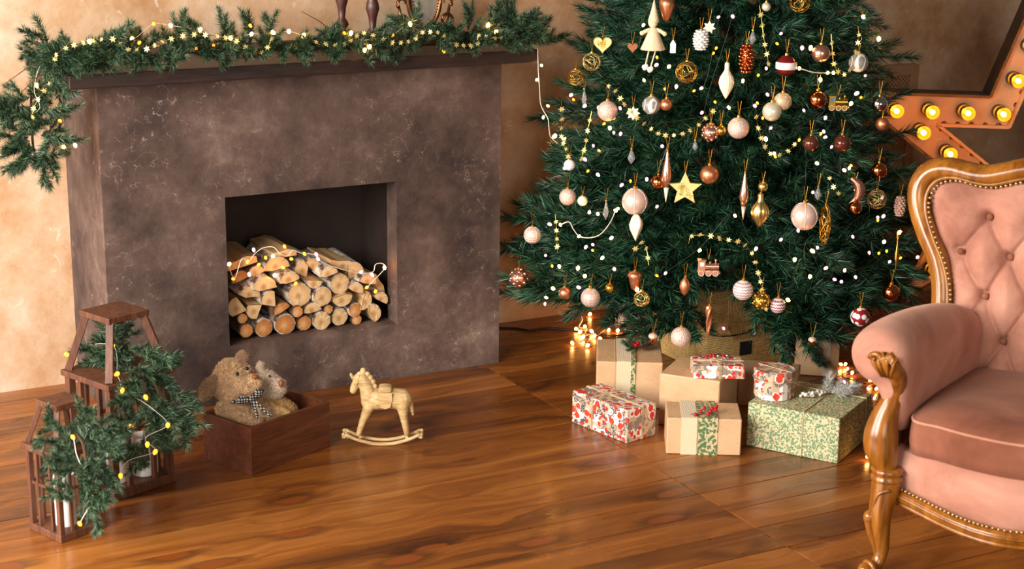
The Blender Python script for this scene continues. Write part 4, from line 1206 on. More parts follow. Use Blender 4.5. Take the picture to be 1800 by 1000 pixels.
LOGS = [
    (433, 581, 13, 'round', 0, 'small orange round log at the bottom left corner of the woodpile', 'log_bark_brown', 'cut_orange'),
    (464, 576, 16.5, 'round', 0, 'orange round log second in the bottom row of the woodpile', 'log_bark', 'cut_orange'),
    (501, 570, 19, 'round', 0, 'widest orange round log, third in the bottom row', 'log_bark', 'cut_orange'),
    (535, 568, 14, 'round', 0, 'orange round log fourth in the bottom row', 'log_bark_brown', 'cut_orange'),
    (566, 564, 16.5, 'round', 0, 'pale sawn round log fifth in the bottom row', 'log_bark', 'cut_pale'),
    (597, 557, 15.5, 'round', 0, 'pale sawn round log sixth in the bottom row', 'log_bark', 'cut_pale'),
    (627, 562, 9.5, 'round', 0, 'tiny orange round log at the right of the bottom row', 'log_bark_brown', 'cut_orange'),
    (624, 545, 12.5, 'round', 0, 'small orange round log resting on the tiny one', 'log_bark', 'cut_orange'),
    (426, 560, 9.5, 'round', 0, 'thin orange log second from bottom at the left end', 'log_bark_brown', 'cut_orange'),
    (495, 543, 17, 'half', 25, 'tilted orange half log above the widest round log', 'log_bark_brown', 'cut_orange'),
    (523, 548, 10.5, 'round', 0, 'thin orange round log above the fourth bottom log', 'log_bark_brown', 'cut_orange'),
    (549, 543, 18, 'half', 5, 'flat half log above the fifth bottom log', 'log_bark_brown', 'cut_pale'),
    (577, 544, 9, 'round', 0, 'thin round log beside the flat half log', 'log_bark_brown', 'cut_orange'),
    (658, 549, 18, 'half', -70, 'upright half log at the lower right of the woodpile', 'log_bark', 'cut_pale'),
    (526, 518, 22, 'round', 0, 'biggest round log with clear growth rings in the middle', 'log_bark', 'cut_pale'),
    (567, 521, 17.5, 'round', 0, 'round pale log right of the biggest one', 'log_bark', 'cut_pale'),
    (602, 526, 20, 'half', 185, 'curved side down half log right of the middle round logs', 'log_bark_brown', 'cut_pale'),
    (475, 528, 17, 'wedge', 40, 'grey sawn wedge left of the biggest round log', 'log_bark', 'cut_pale'),
    (448, 545, 17, 'wedge', 120, 'orange split wedge above the left bottom logs', 'log_bark_brown', 'cut_pale'),
    (418, 540, 20, 'wedge', 75, 'split wedge against the left jamb of the firebox', 'log_bark_brown', 'cut_pale'),
    (597, 499, 18.5, 'round', 0, 'pale round birch log high in the middle of the pile', 'log_bark', 'cut_pale'),
    (553, 497, 15, 'half', 170, 'split half log above the two middle round logs', 'log_bark', 'cut_pale'),
    (626, 507, 16, 'half', -25, 'split half log right of the pale birch log', 'log_bark', 'cut_pale'),
    (643, 529, 17, 'half', -110, 'upright birch half log beside the lower right one', 'log_bark', 'cut_pale'),
    (670, 524, 16, 'half', -35, 'rightmost half log leaning on the firebox jamb', 'log_bark', 'cut_pale'),
    (465, 502, 23, 'half', 0, 'domed birch half log above the grey wedge', 'log_bark', 'cut_pale'),
    (440, 516, 20, 'half', -12, 'flat birch half log at the left under the domed one', 'log_bark', 'cut_pale'),
    (509, 490, 19, 'half', 8, 'domed half log directly above the biggest round log', 'log_bark', 'cut_pale'),
    (578, 479, 17, 'half', 10, 'birch half log above the pale round birch log', 'log_bark', 'cut_pale'),
    (647, 493, 18, 'half', -15, 'half log high at the right below a light', 'log_bark', 'cut_pale'),
    (486, 467, 24, 'half', 5, 'large domed birch half log near the top left', 'log_bark', 'cut_pale'),
    (533, 474, 17, 'wedge', 30, 'split wedge near the top between two half logs', 'log_bark', 'cut_pale'),
    (551, 466, 17, 'half', -40, 'bark covered piece near the top middle of the pile', 'log_bark', 'cut_pale'),
    (604, 466, 21, 'plank', -12, 'flat split board on the upper right of the pile', 'log_bark', 'cut_pale'),
    (622, 478, 18, 'wedge', -30, 'split wedge under the flat board on the right', 'log_bark', 'cut_pale'),
    (666, 500, 15, 'plank', -60, 'thin split board sliding down at the right end', 'log_bark', 'cut_pale'),
    (425, 462, 21, 'plank', 15, 'flat weathered board at the top left of the pile', 'log_bark', 'cut_pale'),
    (422, 488, 18, 'half', 20, 'half log glowing from lights at the left jamb', 'log_bark_brown', 'cut_orange'),
    (500, 446, 17, 'plank', 5, 'thin board lying highest on the woodpile', 'log_bark', 'cut_pale'),
    (450, 478, 17, 'half', 15, 'half log behind the lights at the upper left', 'log_bark_brown', 'cut_pale'),
]
for i, L_ in enumerate(LOGS):
    firewood(*L_, dy=fr.uniform(0, .02) + (.05 if i > 29 else 0))
pix = [(402, 464), (412, 490), (425, 455), (437, 460), (447, 447), (462, 436), (480, 434), (492, 445), (505, 450), (515, 440), (530, 445), (555, 448), (565, 460), (590, 470), (630, 480), (655, 478), (660, 465), (672, 463), (677, 470), (665, 485), (645, 505)]
bl = [(at_y(x, y_, .03), 'bulb_pink' if i % 3 else 'bulb_warm', 1.7) for i, (x, y_) in enumerate([(403, 464), (446, 439), (438, 482), (480, 450), (556, 447), (559, 455), (483, 484), (635, 478), (654, 483), (676, 470)])]
bl += [(at_y(x, y_, .045), 'bulb_amber', 1.5) for x, y_ in [(410, 490), (435, 460), (467, 453), (500, 433), (512, 455), (535, 446), (520, 498), (645, 505), (660, 512), (497, 470), (455, 465)]]
light_string('fairy_lights', 'warm fairy lights looped over the stacked firewood', [at_y(x, y_, .03) for x, y_ in pix], bl, 'wire_clear', .0016)

# ------------------------------------------------------------------ lanterns
def lantern(name, label, fc, rz, W, D, hb, hc, ht, topW, cand, seed):
    """fc = front corner on the floor; local x runs to the right face, y to the left face"""
    ux, uy = Vector((math.cos(rz), math.sin(rz), 0)), Vector((-math.sin(rz), math.cos(rz), 0))
    c = Vector(fc) + ux * (W / 2) + uy * (D / 2)
    t = thing(name, label, 'lantern', c, rz)
    MB().box((0, 0, hb / 2), (W, D, hb)).build('base', 'lantern_wood', t, bevel=.002)
    MB().box((0, 0, hc - .009), (W + .012, D + .012, .018)).build('collar', 'lantern_wood', t, bevel=.002)
    MB().box((0, 0, ht - .009), (topW, topW, .018)).build('roof_board', 'lantern_wood', t, bevel=.002)
    pw = W * .1
    for sx in (-1, 1):
        for sy in (-1, 1):
            MB().box((sx * (W / 2 - pw * .6), sy * (D / 2 - pw * .6), (hb + hc - .018) / 2), (pw, pw, hc - .018 - hb)).build('post', 'lantern_wood', t, bevel=.001)
            MB().bar((sx * (W / 2 - pw * .5), sy * (D / 2 - pw * .5), hc), (sx * (topW / 2 - pw * .6), sy * (topW / 2 - pw * .6), ht - .017), pw * .95, pw * .95).build('roof_strut', 'lantern_wood', t, bevel=.001)
    for s in (-1, 1):
        for axis in (0, 1):
            for k in (-.2, .2):
                x, y_ = (k * W, s * (D / 2 - pw * .6)) if axis == 0 else (s * (W / 2 - pw * .6), k * D)
                MB().box((x, y_, (hb + hc - .018) / 2), (pw * .55, pw * .55, hc - .018 - hb)).build('slat', 'lantern_wood', t)
            zc = hb + (hc - hb) * .52
            sz = (W - 2 * pw, pw * .4, pw * .5) if axis == 0 else (pw * .4, D - 2 * pw, pw * .5)
            MB().box((0, s * (D / 2 - pw * .6), zc) if axis == 0 else (s * (W / 2 - pw * .6), 0, zc), sz).build('rail', 'lantern_wood', t)
    for i, (dx, dy, r, h, lab) in enumerate(cand):
        o = thing('pillar_candle', lab, 'candle', c + ux * dx + uy * dy + Vector((0, 0, hb)), rz)
        MB().lathe([(r * .97, 0), (r, .004), (r, h - .005), (r * .93, h), (r * .6, h - .006), (.002, h - .008)], 24).build('wax', 'candle_wax', o, smooth=True, sharp=.7)
        MB().tube([(0, 0, h - .01), (.001, 0, h + .006), (.003, 0, h + .012)], .0011, 5).build('wick', 'wire_dark', o)
    return c, ux, uy


cB, uxB, uyB = lantern('wooden_lantern', 'large open brown wooden lantern with pine garland beside the fireplace', (-1.647, -.70, 0), math.radians(21), .226, .224, .03, .362, .545, .145,
                       [(-.045, -.03, .038, .16, 'thick white pillar candle at the back of the large lantern'), (.05, -.045, .04, .12, 'short white pillar candle at the front of the large lantern')], 1)
cS, uxS, uyS = lantern('wooden_lantern', 'small open brown wooden lantern standing in front of the large one', (-1.861, -.93, 0), math.radians(21), .152, .152, .022, .262, .388, .095,
                       [(-.01, -.01, .03, .15, 'white pillar candle inside the small lantern')], 2)


def pxd(path, ref, dd=0.):
    d0 = depth_of(ref); return [at_d(q[0], q[1], d0 + dd + (q[2] if len(q) > 2 else 0)) for q in path]


def out_free(t, q):
    return Vector((q.uniform(-1, 1), q.uniform(-1, .8), q.uniform(-.9, .55)))


refB = cB + Vector((0, 0, .25)); refS = cS + Vector((0, 0, .2))
pine_garland('pine garland tumbling out of the large lantern roof down its front', pxd([(180, 630, .05), (205, 610, 0), (230, 640, -.02), (265, 665, -.1), (280, 700, -.15), (270, 740, -.17), (258, 775, -.18), (262, 810, -.17)], refB), 52, 9, out_free, .03, (.65, .95))
pine_garland('pine garland draped down the front of the small lantern', pxd([(85, 775, .0), (110, 755, -.05), (140, 770, -.12), (150, 800, -.14), (155, 840, -.15), (150, 870, -.15), (148, 900, -.14)], refS), 36, 10, out_free, .022, (.6, .85))
wp = pxd([(160, 606, -.06), (180, 604, -.1), (200, 609, -.12), (206, 630, -.12), (206, 657, -.15), (212, 672, -.18), (215, 690, -.2), (240, 700, -.22), (270, 720, -.25), (294, 747, -.25), (255, 770, -.26), (273, 793, -.25), (225, 810, -.22), (210, 835, -.2)], refB)
bl = [(p, 'bulb_amber', 1.7) for p in pxd([(198, 608, -.13), (206, 657, -.16), (215, 686, -.21), (256, 698, -.24), (295, 747, -.24), (259, 781, -.26), (273, 794, -.26), (212, 836, -.2), (231, 749, -.22), (117, 623, 0)], refB)]
light_string('fairy_lights', 'amber fairy lights wound through the large lantern garland', wp, bl, 'wire_clear', .0007)
wp = pxd([(110, 760, -.06), (128, 768, -.13), (135, 800, -.16), (150, 835, -.17), (165, 868, -.17), (140, 920, -.16)], refS)
light_string('fairy_lights', 'few amber fairy lights in the small lantern garland', wp, [(p, 'bulb_amber', 1.5) for p in (wp[1], wp[4], wp[5])], 'wire_clear', .0012)

# ------------------------------------------------------------------ crate with plush toys
BF = Vector((-1.215, -.680, 0)); ba = math.radians(22.5); BW, BD, BH = .338, .222, .155; th = .014
bu, bv = Vector((math.cos(ba), math.sin(ba), 0)), Vector((-math.sin(ba), math.cos(ba), 0))
bc = BF + bu * (BW / 2) + bv * (BD / 2)
cr = thing('wooden_crate', 'open reddish brown wooden box holding two plush bears', 'box', bc, ba)
MB().box((0, 0, .006), (BW - 2 * th, BD - 2 * th, .012)).build('bottom_board', 'crate_wood', cr)
for s in (-1, 1):
    MB().box((0, s * (BD / 2 - th / 2), BH / 2), (BW, th, BH)).build('side_board', 'crate_wood', cr, bevel=.0012)
    MB().box((s * (BW / 2 - th / 2), 0, BH / 2), (th, BD - 2 * th - .001, BH)).build('end_board', 'crate_wood', cr, bevel=.0012)

dB = depth_of(bc + Vector((0, 0, .15)))
PXM = dB / F_PX


def fur(name, src, mat, parent, n, length, seed):
    """short curled tufts standing on a skin"""
    me = src.data; q = np.random.default_rng(seed); nv = len(me.vertices)
    co = np.empty(nv * 3); no = np.empty(nv * 3); me.vertices.foreach_get('co', co)
    me.vertices.foreach_get('normal', no); co = co.reshape(-1, 3); no = no.reshape(-1, 3)
    i = q.integers(0, nv, n); p = co[i] + q.normal(size=(n, 3)) * .0015 - no[i] * .001; d = no[i] + q.normal(size=(n, 3)) * .55; d /= np.linalg.norm(d, axis=1)[:, None]
    a = np.cross(d, q.normal(size=(n, 3))); a /= np.linalg.norm(a, axis=1)[:, None]; b = np.cross(d, a); w = .0013
    V = np.empty((n, 4, 3)); V[:, 0] = p + a * w; V[:, 1] = p - a * w * .5 + b * w * .87; V[:, 2] = p - a * w * .5 - b * w * .87
    V[:, 3] = p + d * (length * q.uniform(.6, 1.3, n))[:, None]
    bs = (np.arange(n) * 4)[:, None]; Fc = np.concatenate([bs + [0, 1, 3], bs + [1, 2, 3], bs + [2, 0, 3]])
    m = bpy.data.meshes.new(name); m.from_pydata(V.reshape(-1, 3).tolist(), [], Fc.tolist()); m.materials.append(MATS[mat]); m.update()
    o = bpy.data.objects.new(name, m); COL.objects.link(o); o.parent = parent; o['kind'] = 'stuff'; return o


o1 = bc + Vector((0, 0, .012))
W3 = lambda x, y_, dd=0.: at_d(x, y_, dB + dd) - o1
bear = thing('teddy_bear', 'tan curly teddy bear with checked bow lying back in the wooden box', 'teddy bear', o1)
m = MB(); k = PXM
m.ball(W3(412, 673, 0), (39 * k, 39 * k, 38 * k)).ball(W3(408, 663, 0), 33 * k).ball(W3(420, 692, -.02), 31 * k)
m.ball(W3(434, 680, -.058), (26 * k, 24 * k, 19 * k)).cone(W3(447, 672, -.075), 13 * k, W3(424, 688, -.03), 26 * k)
m.cone(W3(425, 720, .0), 36 * k, W3(470, 745, .01), 40 * k)
m.cone(W3(395, 722, -.03), 17 * k, W3(430, 738, -.075), 15 * k).cone(W3(430, 738, -.075), 15 * k, W3(452, 748, -.075), 13 * k)
m.cone(W3(455, 710, -.03), 11 * k, W3(468, 728, -.05), 11 * k)
skin = organic(m, 'body', 'plush_tan', .0036, bear, 4, rough=.0055)
earM = Matrix.Rotation(.55, 4, 'Y')
for mm in (MB().ball(W3(365, 684, -.05), (14 * k, 9 * k, 22 * k), M=earM).cone(W3(373, 672, -.045), 9 * k, W3(386, 664, -.02), 8 * k), MB().ball(W3(425, 627, -.015), (9.5 * k, 6.5 * k, 10 * k)).cone(W3(424, 634, -.01), 6.5 * k, W3(420, 642, 0), 8 * k)):
    eo = organic(mm, 'ear', 'plush_ear', .0034, bear, 3, rough=.003); fur('fur', eo, 'plush_ear', eo, 3500, .0055, 8)
fur('fur', skin, 'plush_tan', bear, 30000, .0065, 3)
MB().ball(W3(417.5, 657, -.088), 3.4 * k, 10, 8).build('eye', 'eye_black', bear, smooth=True)
MB().ball(W3(434, 648, -.062), 3.2 * k, 10, 8).build('eye', 'eye_black', bear, smooth=True)
MB().ball(W3(448, 662, -.103), (6 * k, 5 * k, 4 * k), 10, 8).build('nose', 'nose_brown', bear, smooth=True)
MB().tube(bez([W3(420, 692, -.112), W3(432, 694, -.11), W3(452, 688, -.105)], 4), .0011, 4).build('mouth', 'nose_brown', bear)
bow = MB()
for s, (x, y_) in ((-1, (428, 703)), (1, (455, 690))):
    c0 = W3(443, 700, -.10); c1 = W3(x - 4 * (s < 0), y_, -.105)
    bow.cone(c0, 3 * k, c1, 7.5 * k, 10)
bow.ball(W3(443, 700, -.105), 5.5 * k)
bw = organic(bow, 'bow', 'bow_cloth', .003, bear, 3) if False else bow.build('bow', 'bow_cloth', bear, smooth=True)
for a, b in (((443, 704), (454, 735)), ((446, 704), (476, 732))):
    MB().bar(W3(*a, -.11), W3(*b, -.12), 5.5 * k, .0025, up=FW).build('ribbon_tail', 'bow_cloth', bw)
MB().tube(bez([W3(408, 706, -.075), W3(425, 705, -.1), W3(443, 700, -.105), W3(462, 684, -.09)], 5), 3.5 * k, 6).build('collar', 'bow_cloth', bear, smooth=True)

pl = thing('plush_mouse', 'cream plush toy with brown nose lying behind the teddy bear', 'plush toy', o1)
m = MB()
m.cone(W3(470, 676, .03), 25 * k, W3(488, 680, .0), 16 * k).ball(W3(468, 685, .03), 29 * k).ball(W3(482, 688, .01), (18 * k, 18 * k, 14 * k))
m.cone(W3(458, 652, .035), 9 * k, W3(458, 642, .035), 7.5 * k).ball(W3(457, 648, .035), (9 * k, 7 * k, 12 * k))
hs = organic(m, 'head', 'plush_cream', .0036, pl, 4, rough=.003); fur('fur', hs, 'plush_cream', hs, 6000, .004, 5)
m = MB().cone(W3(472, 705, .04), 23 * k, W3(500, 730, .03), 27 * k).cone(W3(470, 705, 0), 9 * k, W3(490, 728, -.03), 9 * k).cone(W3(492, 722, -.02), 10 * k, W3(505, 728, -.03), 9 * k)
bs_ = organic(m, 'body', 'plush_body', .0045, pl, 5); fur('fur', bs_, 'plush_body', bs_, 5000, .004, 6)
MB().ball(W3(494, 674, -.028), (4.5 * k, 5 * k, 6.5 * k), 10, 8).build('nose', 'nose_brown', pl, smooth=True)
MB().ball(W3(474, 661, -.012), 2.2 * k, 8, 6).build('eye', 'eye_black', pl, smooth=True)

# ------------------------------------------------------------------ rocking horse
hp = at_z(673, 779, 0); hs_ = F_PX / depth_of(hp)
horse = thing('rocking_horse', 'carved cream wooden rocking horse figurine on curved rockers', 'figurine', hp, CAMROT + .03)
k = 1 / hs_


def H(x, y_, dy=0.):
    return Vector(((x - 673) * k, dy * k, (783 - y_) * k / .955))


m = MB()
m.cone(H(664, 704), 20 * k, H(690, 703), 19 * k).cone(H(690, 703), 19 * k, H(707, 705), 19 * k).ball(H(652, 707), (17 * k, 15 * k, 20 * k))
m.cone(H(650, 698), 16 * k, H(645, 680), 12.5 * k).cone(H(645, 680), 12.5 * k, H(637, 667), 11 * k)
m.cone(H(633, 668), 9.5 * k, H(624, 684), 7 * k).cone(H(624, 684), 7 * k, H(622, 690), 6 * k).ball(H(637, 664), (10 * k, 8 * k, 9 * k))
for dy in (-6, 6):
    m.cone(H(618, 661, dy * .6), 1.8 * k, H(622, 667, dy * .5), 3.2 * k)
for dy in (-8, 8):
    m.cone(H(650, 716, dy), 10 * k, H(640, 738, dy), 6.5 * k).cone(H(640, 738, dy), 6.5 * k, H(631, 764, dy), 4.8 * k)
    m.cone(H(708, 712, dy), 12 * k, H(710, 734, dy), 7 * k).cone(H(710, 734, dy), 7 * k, H(715, 762, dy), 4.8 * k)
organic(m, 'body', 'carved_cream', .0026, horse, 4)
m = MB()
m.tube(bez([H(712, 694), H(719, 700), H(722, 715), H(725, 728), H(727, 734)], 4), [5 * k, 6 * k, 6.5 * k, 6.5 * k, 6 * k, 6 * k, 5.5 * k, 5.5 * k, 5 * k, 5 * k, 4.5 * k, 4 * k, 3.5 * k, 3 * k, 2.5 * k, 1.5 * k, .5 * k], 8); m.build('tail', 'carved_cream', horse, smooth=True)
m = MB()
for i, (x, y_) in enumerate([(640, 656), (647, 662), (652, 668), (656, 675), (659, 683), (662, 690)]):
    m.ball(H(x, y_), (6 * k, 5 * k, 6.5 * k), 8, 6)
m.build('mane', 'carved_cream', horse, smooth=True)
m = MB()
for s in (-1, 1):
    sx = [(667, 688), (690, 688), (691, 700), (687, 713), (678, 716), (670, 713), (667, 700)]
    m.prism([((x - 673) * k, (783 - y_) * k / .955) for x, y_ in reversed(sx)], -1.2 * k, 1.2 * k, Matrix.Translation((0, s * 19.5 * k, 0)) @ FRONT)
m.tube(bez([H(678, 686, -17), H(678, 682, -8), H(678, 681.5, 0), H(678, 682, 8), H(678, 686, 17)], 3), 11 * k, 8, flat=.22, ref=(0, 0, 1)); m.build('saddle', 'carved_cream', horse, smooth=True, sharp=.7)
m = MB()
for dy in (-8, 8): m.tube([H(630, 673, dy), H(624, 677, dy * .9)], 1 * k, 5)
m.tube([H(x, y_, d_) for x, y_, d_ in ((634, 660, -9), (631, 673, -9.6), (627, 680, -8.5))], .9 * k, 5); m.build('bridle', 'carved_cream', horse)
for s in (-1, 1):
    m = MB(); P = []
    for i in range(23):
        a = -1 + 2 * i / 22; P.append(H(673 + 66 * a, 780.5 - 17.5 * a * a, s * 11))
    m.tube(P, 3.6 * k, 8, flat=.9)
    for e_, sg in ((P[0], -1), (P[-1], 1)):
        m.tube([e_ + Vector((sg * (4.5 - .28 * j) * k * math.sin(j * .55), 0, (4.5 - .28 * j) * k * (math.cos(j * .55) - 1) + 0 * k)) for j in range(11)], [3.4 * k - .12 * j * k for j in range(11)], 7)
    m.build('rocker', 'carved_cream', horse, smooth=True)
m = MB()
for x, y_ in ((634, 768), (715, 768), (612, 768), (735, 766)): m.tube([H(x, y_, -11), H(x, y_, 11)], 3 * k, 8)
m.bar(H(634, 768, 0), H(634, 768.5, 0) + Vector((.001, 0, 0)), 1 * k, 1 * k); m.build('cross_bar', 'carved_cream', horse)

# ------------------------------------------------------------------ gifts
def gift(name, label, corner, ang, w, d, h, mat, z0=0., cat='gift', flap=None, tilt=None):
    """corner = front-left lower corner; w runs along ang, d a quarter turn further"""
    a = math.radians(ang); c = Vector((corner[0], corner[1], z0)) + Vector((math.cos(a), math.sin(a), 0)) * (w / 2) + Vector((-math.sin(a), math.cos(a), 0)) * (d / 2)
    t = thing(name, label, cat, c, a)
    MB().box((0, 0, h / 2), (w, d, h)).build('wrapped_box', mat, t, bevel=.004)
    if flap:
        m = MB(); e = .0016
        m.prism([(-w / 2 + .006, .003), (w / 2 - .003, .003), (w / 2 - .003, h - .006)], -.0005, .0012, Matrix.Translation((0, -d / 2, 0)) @ FRONT)
        m.build('paper_fold', mat, t)
    return t


def band_x(t, name, mat, x, w, dim, e=.003):
    """ribbon over front, top and back at local x"""
    W_, D_, H_ = dim
    m = MB(); m.box((x, -D_ / 2 - e / 2, H_ / 2), (w, e, H_)); m.box((x, 0, H_ + e / 2), (w, D_ + 2 * e, e)); m.box((x, D_ / 2 + e / 2, H_ / 2), (w, e, H_)); return m.build(name, mat, t)


def cord_loop(t, dim, x=None, y=None, r=.0014, n=2, name='twine'):
    W_, D_, H_ = dim; m = MB()
    for i in range(n):
        q = i * 2.4 * r; e = r * .7
        if x is not None:
            m.tube([(x + q, -D_ / 2 - e, .002), (x + q, -D_ / 2 - e, H_ + e), (x + q, D_ / 2 + e, H_ + e), (x + q, D_ / 2 + e, .002)], r, 5)
        if y is not None:
            m.tube([(-W_ / 2 - e, y + q, .002), (-W_ / 2 - e, y + q, H_ + e), (W_ / 2 + e, y + q, H_ + e), (W_ / 2 + e, y + q, .002)], r, 5)
    return m.build(name, 'twine', t)


def twine_bow(t, c, s=.03):
    m = MB(); c = Vector(c)
    for a in (.4, 1.9, 3.4, 4.9):
        d = Vector((math.cos(a), math.sin(a), 0)); n_ = Vector((-d.y, d.x, 0))
        m.tube(bez([c, c + d * s * .6 + n_ * s * .3 + Vector((0, 0, .006)), c + d * s + Vector((0, 0, .003)), c + d * s * .6 - n_ * s * .3 + Vector((0, 0, .006)), c], 4), .0011, 5)
    m.build('twine_bow', 'twine', t)


def berries(t, pts, r=.006, name='berry'):
    for p in pts: MB().ball(p, r, 10, 7).build(name, 'red_berry', t, smooth=True)


def pinecone(t, c, s, mat='cone_brown', ax=(0, 0, 1)):
    m = MB(); M = frame_to(ax, up=(.3, .2, .9)); rows = 7
    for j in range(rows):
        z = (j / (rows - 1) - .5) * 1.6 * s; rad = s * .8 * math.sqrt(max(.06, 1 - ((j - 2.4) / 4.8) ** 2))
        for k_ in range(8):
            a = 2 * PI * (k_ + .5 * (j % 2)) / 8
            p_ = Vector(c) + (M @ Vector((z + s * .12, rad * .8 * math.cos(a), rad * .8 * math.sin(a)))); b_ = Vector(c) + (M @ Vector((z - s * .1, 0, 0)))
            m.tube([b_, b_.lerp(p_, .6), p_], [s * .06, s * .16, s * .05], 6, flat=.5)
    m.build('pinecone', mat, t)


# tall kraft gift, back left
c1 = at_z(1049, 635, .165); dim = (.228, .27, .165)
g1 = gift('gift', 'tall kraft paper gift with burlap and leaf ribbon, berries and pinecone on top', (c1.x, c1.y), -31, *dim, 'kraft_paper', flap=1)
band_x(g1, 'burlap_ribbon', 'burlap', -.02, .05, dim); band_x(g1, 'leaf_ribbon', 'leaf_ribbon', .012, .016, dim, .0045)
cord_loop(g1, dim, x=-.05, n=1); cord_loop(g1, dim, x=.004, n=1)
for i, (x, y_, d) in enumerate([(.03, -.005, (-1, .2, .25)), (.035, .0, (-.6, .7, .3)), (.03, -.01, (-.8, -.4, .2)), (.04, .01, (.2, .9, .3))]):
    place('sprig', SPRIG[i], g1, frame_to(d, loc=(x, y_, dim[2] + .012), scale=.42))
berries(g1, [(.015, .01, .185), (.022, -.005, .187), (.03, .012, .188), (.008, -.006, .184)], .0075); pinecone(g1, (.062, -.008, .187), .024, ax=(1, .2, .3))
# fox print gift, left front
dim = (.132, .268, .113); g2 = gift('gift', 'long fox print gift tied with twine lying in front of tall kraft gift', (-.03, -.955), 12, *dim, 'fox_paper')
cord_loop(g2, dim, x=.0, n=3); cord_loop(g2, dim, y=.03, n=3); twine_bow(g2, (0, .03, .116), .035)
# kraft gift, centre front
dim = (.238, .165, .122); g3 = gift('gift', 'kraft gift in front with burlap band, leaf ribbon and red berry twig', (.036, -1.087), -31, *dim, 'kraft_paper', flap=1)
band_x(g3, 'burlap_ribbon', 'burlap', -.048, .05, dim); band_x(g3, 'leaf_ribbon', 'leaf_ribbon', .012, .062, dim)
cord_loop(g3, dim, x=-.024, n=2)
bp = [(-.03, -.07, .131), (-.012, -.06, .137), (.0, -.045, .145), (.012, -.068, .133), (.02, -.055, .137), (.026, -.04, .143), (.036, -.05, .142), (.04, -.03, .146)]
berries(g3, bp, .0065)
m = MB(); m.tube([(-.045, -.06, .128), (0, -.055, .134), (.04, -.035, .14)], .001, 5)
for p_ in bp: m.tube([p_, (p_[0] - .01, p_[1] + .008, .13)], .0007, 4)
m.build('berry_twig', 'bare_twig', g3)
# kraft gift, centre back, with the flat fox gift on it
c4 = at_z(1266, 671, .18); a4 = -52; dim = (.21, .21, .18); aa = math.radians(a4)
g4 = gift('gift', 'plain square kraft gift under the flat fox print gift', (c4.x - .21 * math.cos(aa), c4.y - .21 * math.sin(aa)), a4, *dim, 'kraft_paper', flap=1)
c5 = at_z(1219, 666, .181); dim = (.17, .115, .045)
g5 = gift('gift', 'flat fox print gift with berries lying on the square kraft gift', (c5.x, c5.y), -28, *dim, 'fox_paper', z0=.181)
cord_loop(g5, dim, x=.0, n=3); cord_loop(g5, dim, y=.0, n=2); twine_bow(g5, (0, 0, .048), .03)
berries(g5, [(-.035, .02, .052), (-.02, .03, .053), (-.01, .022, .056), (.022, .03, .053)], .0065)
MB().ball((.006, .028, .055), (.011, .008, .007), 10, 7).ball((.036, .033, .054), (.008, .007, .006), 10, 7).build('silver_nut', 'silver', g5, smooth=True)
# green leaf print gift
dim = (.312, .3, .15); aa = math.radians(-59)
g6 = gift('gift', 'large green leaf print gift tied with cord beside the armchair', (.472 - .312 * math.cos(aa), -1.408 - .312 * math.sin(aa)), -59, *dim, 'leaf_paper')
cord_loop(g6, dim, x=.035, n=1, r=.0024, name='cord'); cord_loop(g6, dim, y=.09, n=1, r=.0024, name='cord')
SILV = [foliage_mesh('silver_sprig', [[Vector((0, 0, 0)), Vector((.03, 0, .004)), Vector((.06, 0, .012))]], 90 + i, .03, 4500, ['silver_needle', 'silver_needle'], (.7, 1.3), .002, .0009) for i in range(2)]
for i, (lx, ly, d, s) in enumerate([(.03, .055, (.3, .3, 1), .9), (.07, .05, (.9, -.1, .5), .95), (.075, .075, (1, .4, .3), .9), (.05, .06, (.5, .8, .6), .7)]):
    place('silver_sprig', SILV[i % 2], g6, frame_to(d, loc=(lx, ly, .158), scale=s))
m = MB(); q = random.Random(6)
for i in range(34): m.ball((.03 - .05 * i / 34 + q.uniform(-.008, .008), .03 - .065 * i / 34 + q.uniform(-.008, .008), .158 + q.uniform(0, .014)), q.uniform(.003, .0065), 7, 5)
tag(m.build('silver_berries', 'white_glitter', g6, smooth=True), kind='stuff')
# octagonal fox gift on the green one
t_ = thing('gift_tin', 'round fox print gift box standing on the green leaf print gift', 'gift', (.425, -1.125, .151), .3)
r = .066
MB().lathe([(r, 0), (r, .07)], 12).build('box_body', 'fox_paper', t_, bevel=.002)
MB().lathe([(r + .003, .064), (r + .003, .092)], 12).build('lid', 'fox_paper', t_, bevel=.003)
m = MB(); m.tube([((r + .0045) * math.cos(a), (r + .0045) * math.sin(a), .062) for a in [2 * PI * i / 12 for i in range(12)]], .0012, 5, closed=True)
m.tube([(-r, 0, .094), (r, 0, .094)], .0012, 5); m.tube([(0, -r, .094), (0, r, .094)], .0012, 5); m.build('twine', 'twine', t_)
berries(t_, [(-.015, -.06, .062)], .005)
# kraft gift leaning on the jute box, lace ribbon and pine sprig
q0 = at_z(1385, 668, .02)
M = Matrix.Translation((.97, -.66, .004)) @ Matrix.Rotation(math.radians(-40), 4, 'Z') @ Matrix.Rotation(math.radians(-30), 4, 'X')
g8 = thing('gift', 'flat kraft gift with lace ribbon leaning against the jute box', 'gift', M=M)
MB().box((0, .02, .1), (.16, .04, .2)).build('wrapped_box', 'kraft_paper', g8, bevel=.004)
MB().box((.035, -.0012, .1), (.028, .0024, .2)).box((.035, .02, .2012), (.028, .042, .0024)).build('lace_ribbon', 'lace', g8)
for i in range(3): place('sprig', SPRIG[i], g8, frame_to((.45, -.15, -.9), loc=(-.05 + .012 * i, -.008, .15 - .02 * i), scale=.75))
berries(g8, [(.045, -.008, .05)], .006)
# low kraft gift with lace behind the flat fox gift
g9 = gift('gift', 'low kraft gift with white lace strip behind the flat fox gift', (.52, -.80), -42, .2, .16, .12, 'kraft_paper')
band_x(g9, 'lace_ribbon', 'lace', .03, .02, (.2, .16, .12))

